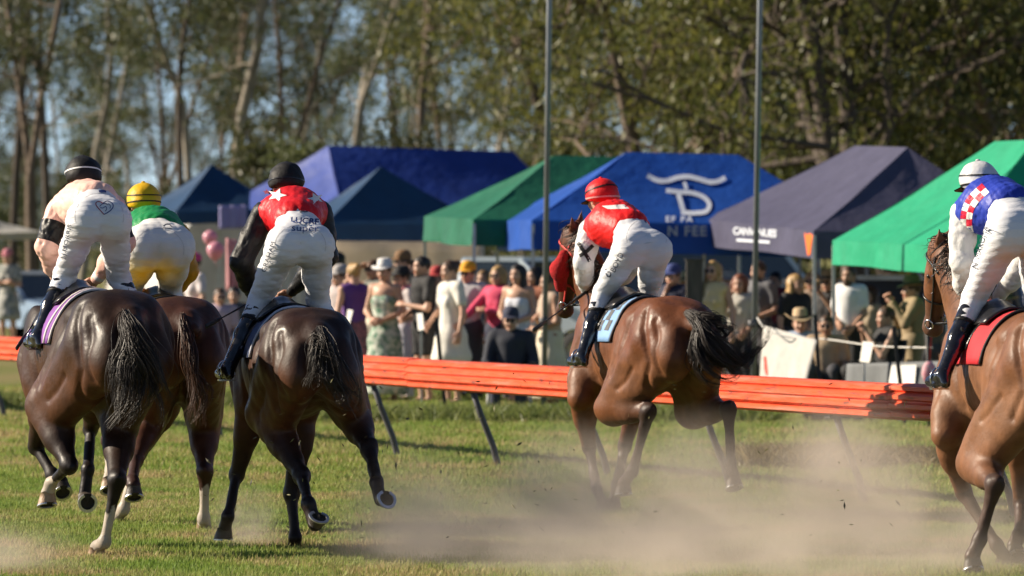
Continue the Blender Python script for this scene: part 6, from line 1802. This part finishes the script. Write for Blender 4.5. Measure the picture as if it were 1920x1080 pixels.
car("dark four wheel drive with a pale roof at the right", 'suv', 1690, 75, 2.75, (.025, .03, .04), (.55, .60, .66)).scale = (.88, .88, .88)
car("light blue van parked under the logo tent", 'van', 1340, 96, .1, (.36, .45, .56))
car("dark red lit car behind the second pole", 'sedan', 1425, 88, 2.6, (.05, .05, .06))
car("silver blue sedan behind the seated cowboy hat", 'sedan', 1570, 79, 2.9, (.30, .37, .48))
# ------------------------------------------------------------------ small things behind the rail
M_ROPE = pmat("white_rope", (.62, .60, .56), .8, .2, 60.0); M_WOOD = pmat("grey_timber", (.10, .085, .07), .9, .5, 6.0, .5, 20.0, stretch=(4, 4, .6)); M_PICKET = pmat("steel_picket", (.03, .03, .032), .6, .3)
def post(name, label, cat, x, D, h, r, mat, lean=0.0, group=None, square=False):
    m = MB()
    if square: m.box((lean * .5, 0, h / 2 - .1), (r * 2, r * 2, h + .2), Matrix.Rotation(lean / h, 3, 'Y')); m.box((lean, 0, h + .01), (r * 2.3, r * 2.3, .02))
    else:
        for a in (0, 2.09, 4.19): m.bar((lean * -.1, 0, -.2), (lean, 0, h), r * .5, r * 2.0) if a == 0 else m.bar((r * .8 * math.cos(a) - lean * .1, r * .8 * math.sin(a), -.2), (lean + r * .8 * math.cos(a), r * .8 * math.sin(a), h), r * .9, r * .5)
    o = m.build(name, mat, None, (gx(x, D), D, 0)); return tag(o, label, cat, group)
post("timber_post", "weathered square timber post right of the chin resting man", "post", 1302, 70, 1.78, .10, M_WOOD, square=True)
for i, (x, D, lean, h, lab) in enumerate([(838, 64.5, -.12, 1.15, "dark steel picket in front of the white lace dress"), (1542, 63, -.08, 1.2, "dark steel picket beside the white banner"), (1700, 61, -.14, 1.1, "dark steel picket below the khaki photographer"), (1412, 64, 0, .9, "dark steel picket at the foot of the second pole")]):
    post("steel_picket", lab, "post", x, D, h, .022, M_PICKET, lean, "steel pickets carrying the rope")
# rope, banner and signs
A, B, Cc, Dd = px(1420, 596, 63.8), px(1440, 620, 63.4), px(1548, 636, 63), px(1748, 652, 60.5)
m = MB(); m.tube([tuple(p) for p in catmull([np.array(q[:]) for q in (A, B, (B + Cc) / 2 + Vector((0, 0, -.04)), Cc, (Cc + Dd) / 2 + Vector((0, 0, -.03)), Dd)], 6)], .009, 6)
tag(m.build("rope", M_ROPE), "white rope strung between pickets behind the rail", "rope")
ban = wallcloth("banner", "white banner with a red mark hanging from the rope", "banner", [(1432, 610, 63.9), (1532, 638, 62.8), (1508, 722, 62.8), (1424, 718, 63.9)], cloth((.80, .78, .74), transl=.5), amp=.012, seed=9)
rb = bvh_of(ban.data); arts = [poly_mesh([(1432, 668), (1437, 669), (1440, 703), (1436, 704), (1433, 690)], 5)]
V, F = join_arrays(arts); bo = Vector(ban.location); vv = []
for p in V:
    w = px(p[0], p[1], 63); d = (w - cam.location).normalized(); hit = rb.ray_cast(cam.location - bo, d, 200); vv.append(((hit[0] if hit[0] else w - bo) - d * .012)[:])
obj("red_mark", np_mesh("red_mark", np.array(vv), F, False), cloth((.55, .05, .03)), ban)
def sign(label, pts, D, mat):
    P = [px(x, y, D - (x - pts[0][0]) * .010) for x, y in pts]; o = Vector((P[0].x, D, 0)); m = MB(); t = Vector((0, .012, 0))
    m.add([p - o for p in P] + [p - o + t for p in P], [(0, 1, 2, 3), (7, 6, 5, 4), (0, 4, 5, 1), (1, 5, 6, 2), (2, 6, 7, 3), (3, 7, 4, 0)])
    m.bar((P[3] + P[2]) / 2 - o + Vector((0, .03, .1)), Vector((((P[3] + P[2]) / 2 - o).x, .03, 0)), .02, .02)
    return tag(m.build("sign_board", mat, None, o), label, "sign", "blank white boards behind the rail")
M_BOARD = pmat("white_board", (.70, .69, .66), .6, .1, 8.0)
sign("small white board below the white shirted man", [(1618, 640), (1638, 642), (1630, 680), (1612, 678)], 63.5, M_BOARD)
sign("white board behind the dark picket at the right", [(1672, 685), (1718, 684), (1714, 732), (1664, 730)], 61.5, M_BOARD)
sign("white board strip held at the left of the crowd", [(652, 580), (662, 582), (655, 608), (648, 606)], 69, M_BOARD)
sign("white race book held by the black shirted young man", [(781, 588), (792, 587), (795, 618), (784, 620)], 68.5, M_BOARD)
# black tub
m = MB(); m.lathe([(0, .02), (.30, .02), (.40, .34), (.43, .36), (.43, .38), (.39, .38), (.29, .06), (0, .06)], n=28)
tag(m.build("black_tub", pmat("black_plastic", (.015, .016, .018), .45, .2), None, (gx(1562, 62.5), 62.5, 0)), "black plastic tub standing behind the rail", "tub")
# grey shade cloth fence low behind the signs
wallcloth("shade_cloth", "low grey shade cloth stretched behind the white boards", "fence", [(1590, 682, 64.5), (1800, 676, 62.5), (1800, 745, 62.5), (1590, 735, 64.5)], cloth((.16, .17, .18), transl=.1), amp=.03, seed=3)
# pink balloons, pink drape, pink bag
M_BALL = pmat("pink_balloon", (.72, .34, .42), .25, .06, spec=.5, transl=.25); M_PINK = cloth((.70, .34, .36), transl=.25)
for i, (x, y, D, r) in enumerate([(394, 446, 86, .115), (404, 470, 85.5, .135)]):
    c = px(x, y, D); root = empty("balloon", (c.x, c.y, c.z), 0, ["smaller pink balloon tied at the tent pole", "larger pink balloon hanging below the other"][i], "balloon", "pink balloons")
    m = MB(); m.lathe([(0, -r * 1.18), (r * .12, -r * 1.12), (r * .55, -r * .85), (r * .92, -r * .25), (r, .12 * r), (r * .9, .5 * r), (r * .6, .84 * r), (r * .25, r), (0, r * 1.03)], n=24); m.build("skin", M_BALL, root)
    m = MB(); m.lathe([(0.002, -r * 1.16), (.018, -r * 1.25), (.014, -r * 1.27), (0, -r * 1.2)], n=8); m.tube([(0, 0, -r * 1.2), (.02, 0, -r * 1.8), (.22, .1, -r * 1.3 + .05)], .003, 5); m.build("knot", M_BALL, root)
wallcloth("pink_drape", "pink cloth hanging from the tent pole beside the balloons", "drape", [(424, 446, 85), (452, 452, 85), (448, 548, 85), (424, 545, 85)], M_PINK, amp=.03, seed=6)
c = px(1742, 698, 60); m = MB(); m.lathe([(0, -.12), (.06, -.11), (.10, -.02), (.08, .07), (.03, .12), (0, .12)], n=16, sx=.8, sy=.5); bg = m.mesh("bag")
bgr = empty("shoulder_bag", (c.x, c.y, 0), 0, "pink patterned bag hanging beside the right horse's chest", "bag")
obj("pouch", bg, pmat("pink_pattern", (.62, .10, .20), .7, .1, 30.0, col2=(.6, .5, .5)), bgr, (0, 0, c.z)); m = MB(); m.tube([(0, 0, c.z + .09), (.02, 0, c.z + .35), (.06, 0, c.z + .62)], .010, 6); m.build("strap", cloth((.5, .04, .03)), bgr)
m = MB(); m.tube([(0, 0, -.1), (-.02, 0, c.z + .60)], .016, 8); m.build("stand", M_PICKET, bgr)

# dry weeds under the rail
DRY = leaf_mat("dry_weed", (.12, .10, .04), (.32, .25, .12), .4)
def weeds(label, x0, x1, D, h, n, seed):
    r = np.random.default_rng(seed); X = r.uniform(gx(x0, D), gx(x1, D), n); Y = D + r.normal(0, .35, n); Z = np.zeros(n); H = h * r.uniform(.35, 1.1, n)
    a = r.uniform(0, 6.28, n); w = .006; l = r.normal(0, .12, (n, 2))
    v = np.stack([np.stack([X - np.cos(a) * w, Y - np.sin(a) * w, Z], 1), np.stack([X + np.cos(a) * w, Y + np.sin(a) * w, Z], 1), np.stack([X + l[:, 0] * .5 + np.cos(a) * w, Y + l[:, 1] * .5, H * .6], 1), np.stack([X + l[:, 0], Y + l[:, 1], H], 1)], 1).reshape(-1, 3)
    o = Vector((gx((x0 + x1) / 2, D), D, 0)); v = v - np.array(o[:])
    t = obj("dry_weeds", np_mesh("dry_weeds", v, np.arange(n * 4).reshape(-1, 4), False), DRY, None, o); return tag(t, label, "weeds", kind="stuff")
LUSH = leaf_mat("unmown_grass", (.12, .17, .04), (.26, .28, .09), .4)
for lab_, xa, xb, dd, nn, sd in (("unmown grass between the rail and the crowd", 560, 1440, 62.5, 9000, 6), ("unmown grass in front of the far left spectators", -60, 560, 68, 5000, 7)):
    t_ = weeds(lab_, xa, xb, dd, .24, nn, sd); t_.name = "unmown_grass"; t_.data.materials.clear(); t_.data.materials.append(LUSH); t_["category"] = "grass"
weeds("brown dry weeds behind the rail near the second pole", 1375, 1625, 50.0, .24, 4500, 1)
weeds("dry weeds below the rail at the right", 1640, 1800, 50.5, .20, 1500, 2)

# turf clods and grass clippings thrown up by the hooves
r = np.random.default_rng(5); vs, fs, o = [], [], 0
DB = leaf_mat("thrown_turf", (.035, .028, .018), (.30, .28, .10), .2)
for q in range(210):
    cx, D = r.choice([r.uniform(380, 760), r.uniform(760, 1080), r.uniform(1100, 1700)], p=[.45, .3, .25]), r.uniform(34.2, 38.5)
    p = px(cx, r.uniform(700, 1010), D); sz = r.uniform(.008, .03); thin = r.uniform(.06, .35)
    d = unit(r.normal(size=3)); e = unit(np.cross(d, r.normal(size=3))); P_ = np.array(p[:])
    g = np.cross(d, e)
    for a in (d * sz, -d * sz, e * sz * thin, -e * sz * thin, g * sz * thin * .6, -g * sz * thin * .6): vs.append(P_ + a)
    fs += [(o, o + 2, o + 4), (o, o + 4, o + 3), (o, o + 3, o + 5), (o, o + 5, o + 2), (o + 1, o + 4, o + 2), (o + 1, o + 3, o + 4), (o + 1, o + 5, o + 3), (o + 1, o + 2, o + 5)]; o += 6
tag(obj("thrown_turf", np_mesh("thrown_turf", np.array(vs), np.array(fs), False), DB), "clods and grass clippings flying from the hooves", "debris", kind="stuff")

# ------------------------------------------------------------------ dust kicked up from the track
def dust(name, label, lo, hi, blobs, dens, scale, seed):
    m = MB(); c = [(a + b) / 2 for a, b in zip(lo, hi)]; m.box((0, 0, 0), [b - a for a, b in zip(lo, hi)])
    mt = bpy.data.materials.new("dust_air"); mt.use_nodes = True; nt = mt.node_tree; L = nt.links
    for n in list(nt.nodes): nt.nodes.remove(n)
    out = _n(nt, 'ShaderNodeOutputMaterial'); pv = _n(nt, 'ShaderNodeVolumePrincipled')
    pv.inputs['Color'].default_value = (.80, .70, .60, 1); pv.inputs['Anisotropy'].default_value = .15
    geo = _n(nt, 'ShaderNodeNewGeometry'); nz = _n(nt, 'ShaderNodeTexNoise'); nz.inputs['Scale'].default_value = scale; nz.inputs['Detail'].default_value = 4; nz.inputs['Roughness'].default_value = .6
    mp = _n(nt, 'ShaderNodeMapping'); mp.inputs['Location'].default_value = (seed, seed * .7, 0); L.new(geo.outputs['Position'], mp.inputs[0]); L.new(mp.outputs[0], nz.inputs['Vector'])
    mr = _n(nt, 'ShaderNodeMapRange'); mr.inputs[1].default_value = .40; mr.inputs[2].default_value = .66; L.new(nz.outputs['Fac'], mr.inputs[0])
    tot = None
    for (bx, by, bz, rx, ry, rz_, w) in blobs:
        sub = _n(nt, 'ShaderNodeVectorMath'); sub.operation = 'SUBTRACT'; sub.inputs[1].default_value = (bx, by, bz); L.new(geo.outputs['Position'], sub.inputs[0])
        dv = _n(nt, 'ShaderNodeVectorMath'); dv.operation = 'DIVIDE'; dv.inputs[1].default_value = (rx, ry, rz_); L.new(sub.outputs[0], dv.inputs[0])
        ln = _n(nt, 'ShaderNodeVectorMath'); ln.operation = 'LENGTH'; L.new(dv.outputs[0], ln.inputs[0])
        k = _n(nt, 'ShaderNodeMapRange'); k.interpolation_type = 'SMOOTHSTEP'; k.inputs[1].default_value = 1.0; k.inputs[2].default_value = .0; k.inputs[3].default_value = 0; k.inputs[4].default_value = w; L.new(ln.outputs['Value'], k.inputs[0])
        if tot is None: tot = k.outputs[0]
        else:
            ad = _n(nt, 'ShaderNodeMath'); ad.operation = 'ADD'; L.new(tot, ad.inputs[0]); L.new(k.outputs[0], ad.inputs[1]); tot = ad.outputs[0]
    mu = _n(nt, 'ShaderNodeMath'); mu.operation = 'MULTIPLY'; L.new(tot, mu.inputs[0]); L.new(mr.outputs[0], mu.inputs[1])
    m2 = _n(nt, 'ShaderNodeMath'); m2.operation = 'MULTIPLY'; m2.inputs[1].default_value = dens; L.new(mu.outputs[0], m2.inputs[0]); L.new(m2.outputs[0], pv.inputs['Density'])
    L.new(pv.outputs[0], out.inputs['Volume'])
    o_ = m.build(name, mt, None, c)
    try: mt.cycles.volume_step_rate = 4.0
    except Exception: pass
    return tag(o_, label, "dust", kind="stuff")
dust("dust_cloud", "pale brown dust kicked up around the hooves on the right", (-1.4, 30.6, .012), (3.7, 41.6, 1.35), [
    (-.55, 36.2, .08, .75, 1.8, .75, .9), (.45, 37.5, .10, .95, 2.6, .85, 1.0), (1.25, 37.0, .15, .85, 2.6, .85, 1.2), (2.25, 37.4, .25, .75, 2.6, .90, 1.0), (.8, 35.0, .0, 2.3, 1.8, .60, 1.1), (2.9, 35.0, .0, 1.1, 1.8, .70, 1.0), (1.4, 33.0, .0, 2.0, 1.7, .55, .9)], 2.3, 1.5, 3.0)
dust("dust_cloud", "small puff of dust behind the red starred jockey's horse", (-2.4, 36.2, .012), (-1.2, 38.2, .6), [(-1.75, 37.2, .08, .36, .6, .42, 1.0)], 3.4, 4.0, 1.0)
dust("dust_cloud", "faint dust at the lower left corner", (-3.9, 33.2, .012), (-2.2, 35.2, .45), [(-3.1, 34.2, .0, .75, .9, .42, 1.0)], 1.6, 2.5, 5.0)
